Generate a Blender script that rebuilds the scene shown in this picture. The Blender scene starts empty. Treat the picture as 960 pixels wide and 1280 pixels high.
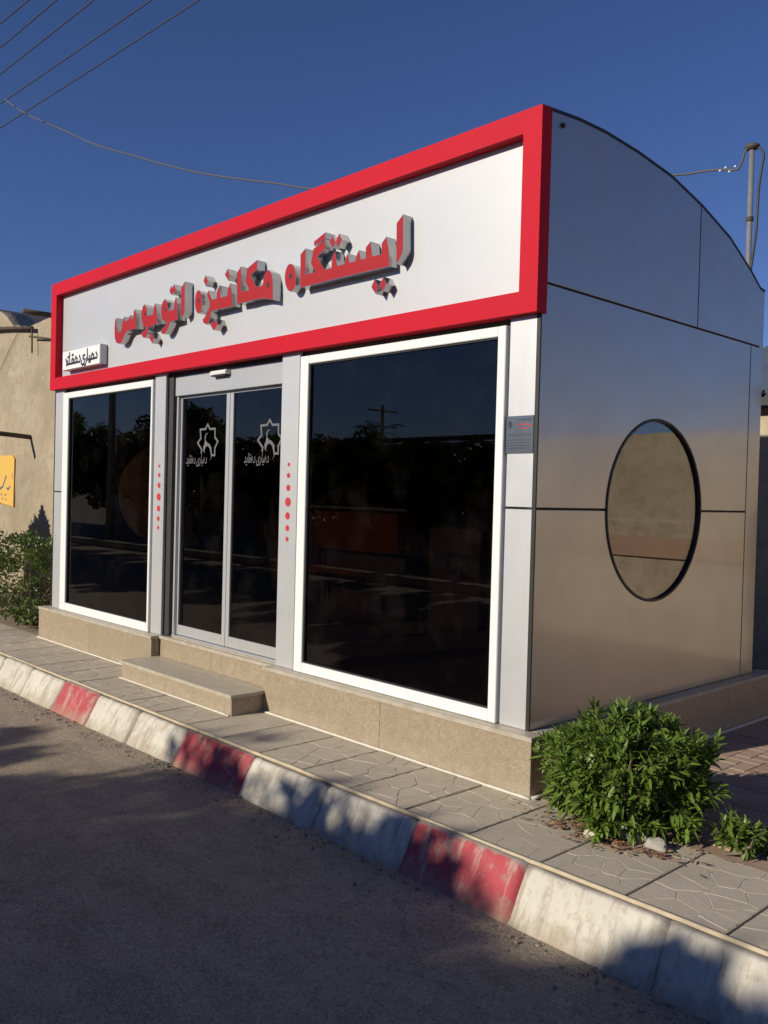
import bpy, bmesh, math, random
from mathutils import Vector, Matrix, noise

# ------------------------------------------------------------------ camera, sky, sun, exposure
scene = bpy.context.scene
COL = scene.collection
CAM_POS = Vector((2.8904, -3.82, 1.55))
YAW, PITCH, ROLL, FPX = 0.8149, -0.0187, 0.0263, 1116.254


def cam_axes():
    cy, sy, cp, sp = math.cos(YAW), math.sin(YAW), math.cos(PITCH), math.sin(PITCH)
    f = Vector((-sy * cp, cy * cp, sp)); r = Vector((cy, sy, 0)); u = r.cross(f)
    cr, sr = math.cos(ROLL), math.sin(ROLL)
    return cr * r + sr * u, -sr * r + cr * u, f


AX_R, AX_U, AX_F = cam_axes()
cd = bpy.data.cameras.new('camera'); cam = bpy.data.objects.new('camera', cd); COL.objects.link(cam)
m = Matrix((AX_R, AX_U, -AX_F)).transposed().to_4x4(); m.translation = CAM_POS
cam.matrix_world = m
cd.sensor_fit = 'HORIZONTAL'; cd.sensor_width = 36; cd.lens = FPX / 960 * 36; cd.clip_end = 2000; cd.clip_start = 0.05
scene.camera = cam

LIGHT = Vector((0.22, 1.0, -0.43)).normalized()          # direction the sunlight travels
SUN_EL = math.asin(-LIGHT.z); SUN_ROT = math.atan2(-LIGHT.x, -LIGHT.y)
world = bpy.data.worlds.new('World'); scene.world = world; world.use_nodes = True
wn = world.node_tree.nodes; wl = world.node_tree.links
sky = wn.new('ShaderNodeTexSky'); sky.sky_type = 'NISHITA'; sky.sun_disc = False
sky.sun_elevation = SUN_EL; sky.sun_rotation = SUN_ROT
sky.air_density = 1.0; sky.dust_density = 0.0; sky.ozone_density = 6.0; sky.altitude = 0
bg = wn['Background']; bg.inputs['Strength'].default_value = 0.063
wb = wn.new('ShaderNodeMix'); wb.data_type = 'RGBA'; wb.blend_type = 'MULTIPLY'; wb.inputs[0].default_value = 1
wb.inputs[7].default_value = (1.0, 0.94, 1.22, 1)          # camera white balance of the sky
wl.new(sky.outputs[0], wb.inputs[6]); wl.new(wb.outputs[2], bg.inputs[0])
sd = bpy.data.lights.new('sun', 'SUN'); sd.energy = 5.0; sd.angle = math.radians(0.6); sd.color = (1.0, 0.92, 0.77)
so = bpy.data.objects.new('sun', sd); COL.objects.link(so)
so.rotation_euler = LIGHT.to_track_quat('-Z', 'Y').to_euler(); so.location = (-3, -20, 12)
scene.view_settings.view_transform = 'Standard'; scene.view_settings.look = 'None'
scene.view_settings.exposure = 0.0; scene.view_settings.gamma = 1.0


# ------------------------------------------------------------------ helpers
def ray(px, py):
    return AX_F + AX_R * ((px - 480) / FPX) - AX_U * ((py - 640) / FPX)


def on(px, py, ax, val):
    d = ray(px, py); t = (val - CAM_POS[ax]) / d[ax]
    return CAM_POS + d * t


def new_mesh(name, bm):
    me = bpy.data.meshes.new(name); bm.normal_update(); bm.to_mesh(me); bm.free()
    return me


def obj(name, bm, mat, parent=None, smooth=False):
    me = bm if isinstance(bm, bpy.types.Mesh) else new_mesh(name, bm)
    for mm in (mat if isinstance(mat, (list, tuple)) else [mat]):
        me.materials.append(mm)
    if smooth:
        for p in me.polygons: p.use_smooth = True
    o = bpy.data.objects.new(name, me); COL.objects.link(o)
    if parent is not None:
        o.parent = parent
        if parent.parent is None: o.location = -parent.location
    return o


def tag(o, label, cat, group=None, kind=None):
    if label: o['label'] = label
    if cat: o['category'] = cat
    if group: o['group'] = group
    if kind: o['kind'] = kind
    return o


def struct(o):
    o['kind'] = 'structure'; return o


def empty(name, loc):
    o = bpy.data.objects.new(name, None); o.location = loc; o.empty_display_size = 0.2; COL.objects.link(o); return o


def box(bm, a, b, bev=0.0, seg=1):
    x0, y0, z0 = (min(a[i], b[i]) for i in range(3)); x1, y1, z1 = (max(a[i], b[i]) for i in range(3))
    vs = [bm.verts.new((x, y, z)) for x in (x0, x1) for y in (y0, y1) for z in (z0, z1)]
    fs = [bm.faces.new([vs[i] for i in f]) for f in ((0, 1, 3, 2), (4, 6, 7, 5), (0, 4, 5, 1), (2, 3, 7, 6), (0, 2, 6, 4), (1, 5, 7, 3))]
    if bev > 0:
        es = {e for f in fs for e in f.edges}
        bmesh.ops.bevel(bm, geom=list(es), offset=bev, segments=seg, affect='EDGES', profile=0.5)
    return bm


def B(a, b, bev=0.0, seg=1):
    return box(bmesh.new(), a, b, bev, seg)


def prism(bm, pts, d, mi=0, ms=0):
    """pts: closed loop of Vectors, extruded by vector d; front face = pts + d"""
    d = Vector(d)
    a = [bm.verts.new(p) for p in pts]; b = [bm.verts.new(Vector(p) + d) for p in pts]
    n = len(a)
    f = bm.faces.new(b); f.material_index = mi
    f = bm.faces.new(a[::-1]); f.material_index = ms
    for i in range(n):
        f = bm.faces.new((a[i], a[(i + 1) % n], b[(i + 1) % n], b[i])); f.material_index = ms
    return bm


def fix(bm):
    bmesh.ops.recalc_face_normals(bm, faces=bm.faces[:]); return bm


def tube(bm, pts, r, n=8, cap=True):
    pts = [Vector(p) for p in pts]; rs = r if isinstance(r, (list, tuple)) else [r] * len(pts)
    rings = []; prev = None
    for i, p in enumerate(pts):
        t = (pts[min(i + 1, len(pts) - 1)] - pts[max(i - 1, 0)]).normalized()
        if prev is None:
            ref = Vector((0, 0, 1)) if abs(t.z) < 0.9 else Vector((1, 0, 0)); u = t.cross(ref).normalized()
        else:
            u = (prev - t * prev.dot(t)).normalized()
        prev = u; v = t.cross(u)
        rings.append([bm.verts.new(p + (u * math.cos(2 * math.pi * k / n) + v * math.sin(2 * math.pi * k / n)) * rs[i]) for k in range(n)])
    for i in range(len(rings) - 1):
        for k in range(n):
            bm.faces.new((rings[i][k], rings[i][(k + 1) % n], rings[i + 1][(k + 1) % n], rings[i + 1][k]))
    if cap:
        bm.faces.new(rings[0][::-1]); bm.faces.new(rings[-1])
    return bm


def stroke(bm, pts, w, plane_y, h=0.0015, closed=False):
    """flat ribbon of width w on a plane y = plane_y facing -y, points are (x,z)"""
    P = [Vector((p[0], 0, p[1])) for p in pts]
    n = len(P)
    for i in range(n if closed else n - 1):
        a, b = P[i], P[(i + 1) % n]; t = b - a
        if t.length < 1e-6: continue
        t.normalize(); s = Vector((t.z, 0, -t.x)) * w / 2
        e = t * w * 0.35
        q = [a - e + s, b + e + s, b + e - s, a - e - s]
        prism(bm, [Vector((v.x, plane_y, v.z)) for v in q], (0, -h * (1 + 0.02 * i), 0))
    return bm


def sway(p, sc, amp):
    return noise.noise_vector(Vector(p) * sc) * amp


# ------------------------------------------------------------------ materials
MATS = {}


class NT:
    def __init__(s, name):
        s.m = bpy.data.materials.new(name); s.m.use_nodes = True; s.t = s.m.node_tree
        s.b = s.t.nodes['Principled BSDF']; s.out = s.t.nodes['Material Output']; MATS[name] = s.m

    def n(s, t, **k):
        nd = s.t.nodes.new(t)
        for a, v in k.items():
            if a in nd.inputs: nd.inputs[a].default_value = v
            else: setattr(nd, a, v)
        return nd

    def l(s, a, b): s.t.links.new(a, b)

    def co(s, which='Object', scale=None):
        c = s.n('ShaderNodeTexCoord').outputs[which]
        if which == 'Object':      # world position, so that alike pieces do not repeat
            c = s.n('ShaderNodeNewGeometry').outputs['Position']
        if scale:
            mp = s.n('ShaderNodeMapping'); mp.inputs['Scale'].default_value = scale; s.l(c, mp.inputs[0]); c = mp.outputs[0]
        return c

    def noise(s, scale, detail=4, rough=0.55, co=None, dist=0.0):
        nd = s.n('ShaderNodeTexNoise'); nd.inputs['Scale'].default_value = scale
        nd.inputs['Detail'].default_value = detail; nd.inputs['Roughness'].default_value = rough; nd.inputs['Distortion'].default_value = dist
        s.l(co or s.co(), nd.inputs['Vector']); return nd.outputs['Fac']

    def ramp(s, fac, stops, interp='LINEAR'):
        r = s.n('ShaderNodeValToRGB'); e = r.color_ramp.elements; r.color_ramp.interpolation = interp
        while len(e) < len(stops): e.new(0.5)
        for i, (p, c) in enumerate(stops):
            e[i].position = p; e[i].color = (*c, 1) if isinstance(c, (tuple, list)) else (c, c, c, 1)
        s.l(fac, r.inputs[0]); return r.outputs[0]

    def mix(s, fac, a, b, mode='MIX'):
        x = s.n('ShaderNodeMix', data_type='RGBA', blend_type=mode)
        for i, v in ((0, fac), (6, a), (7, b)):
            if hasattr(v, 'is_linked'): s.l(v, x.inputs[i])
            elif i == 0: x.inputs[0].default_value = v
            else: x.inputs[i].default_value = (*v, 1) if isinstance(v, (tuple, list)) else (v, v, v, 1)
        return x.outputs[2]

    def bump(s, h, strength=0.3, dist=0.01, prev=None):
        b = s.n('ShaderNodeBump'); b.inputs['Strength'].default_value = strength; b.inputs['Distance'].default_value = dist
        s.l(h, b.inputs['Height'])
        if prev: s.l(prev, b.inputs['Normal'])
        s.l(b.outputs[0], s.b.inputs['Normal']); return b.outputs[0]

    def set(s, **k):
        for a, v in k.items():
            a = a.replace('_', ' ')
            i = s.b.inputs[a]
            if hasattr(v, 'is_linked'): s.l(v, i)
            else: i.default_value = (*v, 1) if isinstance(v, tuple) and len(v) == 3 else v
        return s


def simple(name, col, rough=0.5, metal=0.0, var=0.12, sc=6, **k):
    t = NT(name)
    f = t.noise(sc, 5)
    c = t.mix(f, tuple(x * (1 - var) for x in col), tuple(min(1, x * (1 + var)) for x in col))
    t.set(Base_Color=c, Metallic=metal, Roughness=t.ramp(t.noise(sc * 2.3, 3), [(0.3, max(0, rough - 0.08)), (0.7, min(1, rough + 0.08))]), **k)
    return t.m


def silver(name, col, metal, rough, coat):
    t = NT(name)
    g = t.noise(0.9, 5, 0.6, dist=1.2)
    drip = t.noise(3.0, 4, 0.6, co=t.co('Object', (5, 5, 0.6)))
    dust = t.ramp(g, [(0.42, 0.0), (0.75, 0.5)])
    c = t.mix(dust, col, tuple(x * 0.86 for x in (col[0] * 1.03, col[1], col[2] * 0.93)))
    c = t.mix(t.ramp(drip, [(0.5, 0.0), (0.8, 0.25)]), c, (0.42, 0.40, 0.37))
    t.set(Base_Color=c, Metallic=metal, Roughness=t.ramp(g, [(0.3, rough - 0.04), (0.75, rough + 0.1)]),
          Coat_Weight=coat, Coat_Roughness=t.ramp(g, [(0.3, 0.06), (0.75, 0.13)]), Coat_IOR=1.6)
    t.bump(t.noise(1.6, 2), 0.10, 0.03)
    return t.m


silver('silver_panel', (0.55, 0.555, 0.57), 0.5, 0.46, 0.25)
silver('silver_panel_shaded', (0.42, 0.40, 0.372), 0.72, 0.36, 0.8)  # same silver cladding, shade of the side walls painted in as a darker tone
silver('silver_profile', (0.48, 0.485, 0.495), 0.4, 0.42, 0.1)
t = NT('sign_white')
g = t.noise(1.1, 4, 0.55, co=t.co('Object', (1, 1, 2.2)))
t.set(Base_Color=t.mix(t.ramp(g, [(0.4, 0.0), (0.8, 0.4)]), (0.565, 0.57, 0.575), (0.49, 0.49, 0.48)), Roughness=0.40, Metallic=0.3, Coat_Weight=0.25, Coat_Roughness=0.25)
simple('frame_white', (0.74, 0.74, 0.73), 0.35, var=0.03, sc=3)
t = NT('sign_red')
g = t.noise(2.2, 4)
t.set(Base_Color=t.mix(t.ramp(g, [(0.35, 0.0), (0.75, 1.0)]), (0.51, 0.010, 0.025), (0.45, 0.013, 0.028)), Roughness=0.6, Specular_IOR_Level=0.12)
t.bump(t.noise(1.5, 2), 0.08, 0.02)
simple('black_rubber', (0.018, 0.017, 0.017), 0.55, var=0.2)
simple('dark_backing', (0.03, 0.028, 0.028), 0.7, var=0.2)
t = NT('letter_red')
t.set(Base_Color=t.mix(t.noise(14, 5, 0.7), (0.30, 0.014, 0.02), (0.38, 0.026, 0.032)), Roughness=0.6, Specular_IOR_Level=0.15)
t = NT('letter_chrome')
t.set(Base_Color=t.mix(t.noise(9, 3), (0.40, 0.40, 0.41), (0.55, 0.545, 0.54)), Metallic=0.9, Roughness=0.2)
simple('print_black', (0.02, 0.02, 0.022), 0.5)
simple('print_red', (0.5, 0.03, 0.035), 0.45)
simple('print_grey', (0.13, 0.133, 0.142), 0.9, var=0.1, sc=30)
t = NT('plaque_metal')
t.set(Base_Color=t.mix(t.noise(12, 3), (0.2, 0.22, 0.24), (0.34, 0.36, 0.37)), Metallic=0.75, Roughness=0.22)


def glass(name, tint, base):
    t = NT(name); t.t.nodes.remove(t.b)
    lw = t.n('ShaderNodeLayerWeight'); lw.inputs[0].default_value = 0.5
    p = t.n('ShaderNodeMath', operation='POWER'); p.inputs[1].default_value = 5; t.l(lw.outputs['Facing'], p.inputs[0])
    ma = t.n('ShaderNodeMath', operation='MULTIPLY_ADD'); ma.inputs[1].default_value = 1 - base; ma.inputs[2].default_value = base
    t.l(p.outputs[0], ma.inputs[0])
    gl = t.n('ShaderNodeBsdfGlossy'); gl.inputs['Color'].default_value = (0.93, 0.95, 0.96, 1)
    sm = t.noise(2.2, 5, 0.6, dist=0.8)
    t.l(t.ramp(sm, [(0.45, 0.0), (0.85, 0.05)]), gl.inputs['Roughness'])
    tr = t.n('ShaderNodeBsdfTransparent'); tr.inputs[0].default_value = (*tint, 1)
    df = t.n('ShaderNodeBsdfDiffuse'); df.inputs[0].default_value = (0.4, 0.36, 0.3, 1)
    du = t.n('ShaderNodeMixShader'); t.l(t.ramp(t.noise(3.1, 6, 0.65), [(0.5, 0.0), (0.9, 0.02)]), du.inputs[0]); t.l(tr.outputs[0], du.inputs[1]); t.l(df.outputs[0], du.inputs[2])
    mx = t.n('ShaderNodeMixShader'); t.l(ma.outputs[0], mx.inputs[0]); t.l(du.outputs[0], mx.inputs[1]); t.l(gl.outputs[0], mx.inputs[2])
    t.l(mx.outputs[0], t.out.inputs[0]); return t.m


glass('tinted_glass', (0.315, 0.275, 0.275), 0.045)
glass('side_glass', (0.55, 0.48, 0.43), 0.15)

# stone cladding of the plinth
t = NT('plinth_stone')
f1 = t.noise(22, 6, 0.7); f2 = t.noise(4, 4, 0.6, dist=1.5); f3 = t.noise(90, 2)
c = t.ramp(f2, [(0.3, (0.30, 0.238, 0.165)), (0.55, (0.335, 0.268, 0.188)), (0.8, (0.375, 0.302, 0.215))])
c = t.mix(t.ramp(f1, [(0.42, 0.0), (0.60, 0.7)]), c, (0.245, 0.185, 0.122))
c = t.mix(t.ramp(f3, [(0.52, 0.0), (0.68, 0.65)]), c, (0.54, 0.46, 0.35))
oi = t.n('ShaderNodeObjectInfo'); c = t.mix(t.ramp(oi.outputs['Random'], [(0.0, 0.0), (1.0, 0.35)]), c, (0.25, 0.20, 0.145))
lowz = t.n('ShaderNodeSeparateXYZ'); t.l(t.co(), lowz.inputs[0]); mr = t.n('ShaderNodeMapRange'); t.l(lowz.outputs['Z'], mr.inputs[0]); mr.inputs[1].default_value = 0.10; mr.inputs[2].default_value = 0.0
c = t.mix(t.mix(mr.outputs[0], 0.0, t.ramp(t.noise(6, 6, 0.7), [(0.4, 0.0), (0.7, 0.7)])), c, (0.40, 0.345, 0.27))
t.set(Base_Color=c, Roughness=0.42); t.bump(f1, 0.12, 0.004)
t = NT('ledge_stone')
f1 = t.noise(14, 6, 0.65)
t.set(Base_Color=t.ramp(f1, [(0.3, (0.34, 0.29, 0.22)), (0.7, (0.47, 0.42, 0.34))]), Roughness=0.45); t.bump(t.noise(60, 4), 0.12, 0.003)
simple('mortar_white', (0.58, 0.54, 0.46), 0.9, var=0.25, sc=25)
simple('mortar_tan', (0.48, 0.40, 0.28), 0.95, var=0.3, sc=18)

# stamped concrete
t = NT('stamped_concrete')
f1 = t.noise(3.2, 6, 0.6); f2 = t.noise(55, 4, 0.7); f3 = t.noise(11, 5, 0.65, dist=1.0)
c = t.ramp(f1, [(0.3, (0.42, 0.362, 0.275)), (0.7, (0.53, 0.462, 0.355))])
oi = t.n('ShaderNodeObjectInfo'); c = t.mix(t.ramp(oi.outputs['Random'], [(0.0, 0.0), (1.0, 0.45)]), c, (0.37, 0.325, 0.26))
c = t.mix(t.ramp(f3, [(0.5, 0.0), (0.72, 0.45)]), c, (0.37, 0.315, 0.245))
c = t.mix(t.ramp(f2, [(0.35, 0.3), (0.6, 0.0)]), c, (0.32, 0.28, 0.23))
t.set(Base_Color=c, Roughness=0.82); b1 = t.bump(f2, 0.35, 0.004); t.bump(f3, 0.25, 0.006, b1)
t = NT('slab_groove')
t.set(Base_Color=t.ramp(t.noise(30, 4), [(0.3, (0.30, 0.26, 0.2)), (0.7, (0.42, 0.36, 0.28))]), Roughness=0.95)


def kerb_mat(name, paint, bare, wear):
    t = NT(name)
    f1 = t.noise(5.5, 7, 0.68); f2 = t.noise(5, 6, 0.7, co=t.co('Object', (3.2, 1, 0.7))); f3 = t.noise(70, 4, 0.7); f4 = t.noise(1.7, 3)
    c = t.mix(t.ramp(f4, [(0.35, 0.0), (0.7, 1.0)]), paint, tuple(x * 0.82 for x in paint))
    c = t.mix(t.ramp(f2, [(wear, 0.0), (wear + 0.12, 0.85)]), c, bare)
    c = t.mix(t.ramp(f1, [(0.55, 0.0), (0.68, 0.8)]), c, (0.36, 0.295, 0.21))
    c = t.mix(t.ramp(t.noise(24, 6, 0.75), [(0.55, 0.0), (0.66, 0.55)]), c, (0.29, 0.245, 0.19))
    pos = t.n('ShaderNodeSeparateXYZ'); t.l(t.co(), pos.inputs[0])
    low = t.n('ShaderNodeMapRange'); t.l(pos.outputs['Z'], low.inputs[0])
    low.inputs[1].default_value = -0.13; low.inputs[2].default_value = -0.22; low.inputs[3].default_value = 0; low.inputs[4].default_value = 1
    dirt = t.mix(low.outputs[0], 0.0, t.ramp(f1, [(0.3, 0.25), (0.65, 0.95)]))
    c = t.mix(dirt, c, (0.30, 0.235, 0.165))
    # the flat back strip of the kerb carries no paint
    top = t.n('ShaderNodeMapRange'); t.l(pos.outputs['Y'], top.inputs[0]); top.inputs[1].default_value = -0.775; top.inputs[2].default_value = -0.757
    nz = t.n('ShaderNodeMath', operation='ADD'); t.l(top.outputs[0], nz.inputs[0])
    sh = t.n('ShaderNodeMath', operation='MULTIPLY_ADD'); t.l(f2, sh.inputs[0]); sh.inputs[1].default_value = 1.6; sh.inputs[2].default_value = -0.8
    t.l(sh.outputs[0], nz.inputs[1]); nz.use_clamp = True
    c = t.mix(nz.outputs[0], c, t.mix(f1, (0.24, 0.21, 0.18), (0.36, 0.32, 0.27)))
    t.set(Base_Color=c, Roughness=0.75); b1 = t.bump(f3, 0.5, 0.005); b1 = t.bump(t.noise(24, 6, 0.75), 0.4, 0.006, b1); t.bump(f1, 0.45, 0.014, b1)
    return t.m


kerb_mat('kerb_white', (0.60, 0.56, 0.48), (0.38, 0.33, 0.26), 0.5)
kerb_mat('kerb_red', (0.42, 0.055, 0.07), (0.48, 0.33, 0.29), 0.54)

t = NT('road_asphalt')
f1 = t.noise(0.7, 7, 0.65, dist=0.8); f2 = t.noise(150, 3, 0.8); f3 = t.noise(7, 8, 0.75); f4 = t.noise(2.6, 6, 0.7, co=t.co('Object', (0.3, 1.8, 1)), dist=0.4)
c = t.ramp(f1, [(0.3, (0.31, 0.245, 0.178)), (0.5, (0.385, 0.308, 0.226)), (0.72, (0.46, 0.372, 0.278))])
c = t.mix(t.ramp(f4, [(0.42, 0.0), (0.72, 0.75)]), c, (0.50, 0.405, 0.30))
c = t.mix(t.ramp(f3, [(0.48, 0.0), (0.66, 0.65)]), c, (0.24, 0.19, 0.142))
vo = t.n('ShaderNodeTexVoronoi'); vo.inputs['Scale'].default_value = 115; t.l(t.co(), vo.inputs['Vector'])
sx = t.n('ShaderNodeSeparateColor'); t.l(vo.outputs['Color'], sx.inputs[0])
c = t.mix(t.ramp(sx.outputs[0], [(0.0, 0.6), (0.35, 0.0)]), c, (0.13, 0.105, 0.082))
c = t.mix(t.ramp(sx.outputs[1], [(0.72, 0.0), (1.0, 0.7)]), c, (0.56, 0.47, 0.36))
c = t.mix(t.ramp(f2, [(0.35, 0.5), (0.5, 0.0)]), c, (0.12, 0.1, 0.08))
ck = t.n('ShaderNodeTexVoronoi', feature='DISTANCE_TO_EDGE'); ck.inputs['Scale'].default_value = 0.75
wv = t.n('ShaderNodeVectorMath', operation='ADD'); nz_ = t.n('ShaderNodeTexNoise'); nz_.inputs['Scale'].default_value = 2.2; nz_.inputs['Detail'].default_value = 6; t.l(t.co(), nz_.inputs['Vector'])
t.l(t.co(), wv.inputs[0]); t.l(nz_.outputs['Color'], wv.inputs[1]); t.l(wv.outputs[0], ck.inputs['Vector'])
cm = t.mix(t.ramp(f1, [(0.45, 0.0), (0.55, 1.0)]), 0.0, t.ramp(ck.outputs['Distance'], [(0.0, 0.45), (0.010, 0.0)]))
c = t.mix(cm, c, (0.10, 0.082, 0.065))
t.set(Base_Color=c, Roughness=0.95); b1 = t.bump(f2, 0.8, 0.008); b1 = t.bump(vo.outputs['Distance'], 0.6, 0.008, b1); t.bump(f3, 0.5, 0.03, b1)
t = NT('soil')
f1 = t.noise(2.5, 7, 0.65); f2 = t.noise(60, 4, 0.7)
t.set(Base_Color=t.mix(t.ramp(f2, [(0.4, 0.0), (0.7, 0.5)]), t.ramp(f1, [(0.3, (0.17, 0.125, 0.085)), (0.7, (0.27, 0.21, 0.145))]), (0.32, 0.26, 0.19)), Roughness=0.97)
t.bump(f2, 0.5, 0.012)
t = NT('gravel'); t.set(Base_Color=t.ramp(t.noise(60, 2), [(0.3, (0.13, 0.11, 0.09)), (0.7, (0.33, 0.28, 0.22))]), Roughness=0.95)

t = NT('red_paver')
oi = t.n('ShaderNodeObjectInfo'); f1 = t.noise(16, 6, 0.65)
c = t.ramp(oi.outputs['Random'], [(0.0, (0.30, 0.19, 0.135)), (0.5, (0.36, 0.235, 0.17)), (1.0, (0.40, 0.28, 0.21))])
c = t.mix(t.ramp(f1, [(0.4, 0.0), (0.75, 0.6)]), c, (0.34, 0.27, 0.2))
t.set(Base_Color=c, Roughness=0.88); t.bump(t.noise(80, 4), 0.3, 0.004)
t = NT('red_yard')
br = t.n('ShaderNodeTexBrick'); t.l(t.co(), br.inputs[0]); br.inputs['Scale'].default_value = 2.5
br.inputs['Color1'].default_value = (0.32, 0.205, 0.15, 1); br.inputs['Color2'].default_value = (0.40, 0.27, 0.2, 1); br.inputs['Mortar'].default_value = (0.25, 0.2, 0.15, 1)
t.set(Base_Color=t.mix(t.ramp(t.noise(3, 6), [(0.4, 0.0), (0.75, 0.6)]), br.outputs['Color'], (0.32, 0.25, 0.18)), Roughness=0.9)

t = NT('mud_plaster')
f1 = t.noise(1.1, 7, 0.62, dist=0.5); f2 = t.noise(7, 7, 0.7); f3 = t.noise(45, 4, 0.7); f4 = t.noise(1.8, 5, 0.6, co=t.co('Object', (2.2, 1, 0.35)))
c = t.ramp(f1, [(0.28, (0.27, 0.215, 0.145)), (0.52, (0.355, 0.288, 0.20)), (0.75, (0.42, 0.35, 0.255))])
c = t.mix(t.ramp(f2, [(0.48, 0.0), (0.68, 0.75)]), c, (0.26, 0.215, 0.15))
c = t.mix(t.ramp(t.noise(3.1, 8, 0.75, dist=1.5), [(0.58, 0.0), (0.66, 0.6)]), c, (0.46, 0.395, 0.30))
c = t.mix(t.ramp(f4, [(0.55, 0.0), (0.75, 0.45)]), c, (0.33, 0.28, 0.2))
c = t.mix(t.ramp(f3, [(0.25, 0.5), (0.4, 0.0)]), c, (0.2, 0.16, 0.11))
t.set(Base_Color=c, Roughness=0.95); b1 = t.bump(f3, 0.6, 0.008); t.bump(f2, 0.7, 0.03, b1)
t = NT('tan_plaster')
f1 = t.noise(0.9, 6, 0.6); f2 = t.noise(9, 6, 0.7)
t.set(Base_Color=t.mix(t.ramp(f2, [(0.45, 0.0), (0.65, 0.7)]), t.ramp(f1, [(0.3, (0.38, 0.31, 0.21)), (0.7, (0.54, 0.455, 0.33))]), (0.31, 0.26, 0.185)), Roughness=0.95)
t.bump(f2, 0.4, 0.02)
t = NT('grey_plaster')
f1 = t.noise(0.9, 6, 0.6); f2 = t.noise(9, 6, 0.7)
t.set(Base_Color=t.mix(t.ramp(f2, [(0.5, 0.0), (0.8, 0.5)]), t.ramp(f1, [(0.3, (0.30, 0.25, 0.19)), (0.7, (0.4, 0.34, 0.26))]), (0.27, 0.23, 0.18)), Roughness=0.95)
t.bump(f2, 0.4, 0.02)
t = NT('yellow_paint'); f2 = t.noise(18, 6, 0.7)
t.set(Base_Color=t.mix(t.ramp(f2, [(0.55, 0.0), (0.75, 0.7)]), (0.62, 0.38, 0.075), (0.5, 0.38, 0.2)), Roughness=0.8)
simple('brick_band', (0.42, 0.28, 0.19), 0.9, var=0.2)
simple('ink_blue', (0.10, 0.09, 0.16), 0.7)
simple('rusty_pipe', (0.075, 0.058, 0.043), 0.8, 0.2, 0.35, 12)
simple('galvanized', (0.42, 0.42, 0.42), 0.3, 0.6, 0.2, 9)
simple('cable_black', (0.035, 0.033, 0.033), 0.6)
simple('cable_grey', (0.09, 0.085, 0.08), 0.7)
simple('porcelain', (0.75, 0.75, 0.73), 0.3, var=0.03)
simple('tin_roof', (0.30, 0.34, 0.37), 0.4, 0.5, 0.2, 2)
simple('dark_roof', (0.05, 0.045, 0.045), 0.8)
simple('concrete_pole', (0.33, 0.31, 0.28), 0.9, var=0.2)
simple('inner_wall', (0.30, 0.27, 0.25), 0.7, var=0.06)
simple('inner_orange', (0.55, 0.17, 0.04), 0.5, var=0.1)
simple('stone_pale', (0.55, 0.49, 0.40), 0.9, var=0.3, sc=25)
simple('stone_grey', (0.36, 0.33, 0.29), 0.9, var=0.3, sc=25)
simple('bark', (0.16, 0.12, 0.085), 0.95, var=0.35, sc=20)
t = NT('dry_leaf'); t.set(Base_Color=t.ramp(t.noise(35, 2), [(0.3, (0.14, 0.065, 0.04)), (0.55, (0.26, 0.13, 0.07)), (0.75, (0.42, 0.3, 0.17))]), Roughness=0.85)


def leaf_mat(name, lo, hi, young, sc):
    t = NT(name)
    oi = t.n('ShaderNodeObjectInfo')
    f = t.noise(sc, 3, 0.6); f2 = t.noise(sc * 0.12, 3)
    c = t.ramp(f, [(0.25, lo), (0.6, hi), (0.85, young)])
    c = t.mix(t.ramp(f2, [(0.35, 0.0), (0.7, 0.5)]), c, hi)
    c = t.mix(t.ramp(t.noise(sc * 1.7, 2), [(0.66, 0.0), (0.72, 0.8)]), c, (0.20, 0.15, 0.05))
    t.set(Base_Color=c, Roughness=0.42, Specular_IOR_Level=0.5)
    tl = t.n('ShaderNodeBsdfTranslucent'); t.l(t.mix(0.5, c, (0.16, 0.22, 0.03)), tl.inputs[0])
    mx = t.n('ShaderNodeMixShader'); mx.inputs[0].default_value = 0.22
    t.l(t.b.outputs[0], mx.inputs[1]); t.l(tl.outputs[0], mx.inputs[2]); t.l(mx.outputs[0], t.out.inputs[0])
    return t.m


leaf_mat('shrub_leaf', (0.085, 0.145, 0.022), (0.15, 0.23, 0.036), (0.27, 0.34, 0.085), 26)
leaf_mat('hedge_leaf', (0.06, 0.10, 0.025), (0.11, 0.155, 0.042), (0.21, 0.23, 0.09), 20)
leaf_mat('tree_leaf', (0.03, 0.05, 0.016), (0.055, 0.085, 0.026), (0.09, 0.12, 0.04), 6)
M = MATS

# ------------------------------------------------------------------ ground, road, pavement, kerb
ROAD_Z = -0.21
bm = bmesh.new()
v = [bm.verts.new(p) for p in ((-600, -600, -0.32), (600, -600, -0.32), (600, 600, -0.32), (-600, 600, -0.32))]; bm.faces.new(v)
struct(obj('ground', bm, M['soil']))


def grid(bm, xs, ys, zf):
    rows = [[bm.verts.new((x, y, zf(x, y))) for x in xs] for y in ys]
    for j in range(len(ys) - 1):
        for i in range(len(xs) - 1):
            bm.faces.new((rows[j][i], rows[j][i + 1], rows[j + 1][i + 1], rows[j + 1][i]))


def spaced(stops):
    out = [stops[0][0]]
    for (a, _), (b, n) in zip(stops, stops[1:]):
        out += [a + (b - a) * (k + 1) / n for k in range(n)]
    return out


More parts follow.
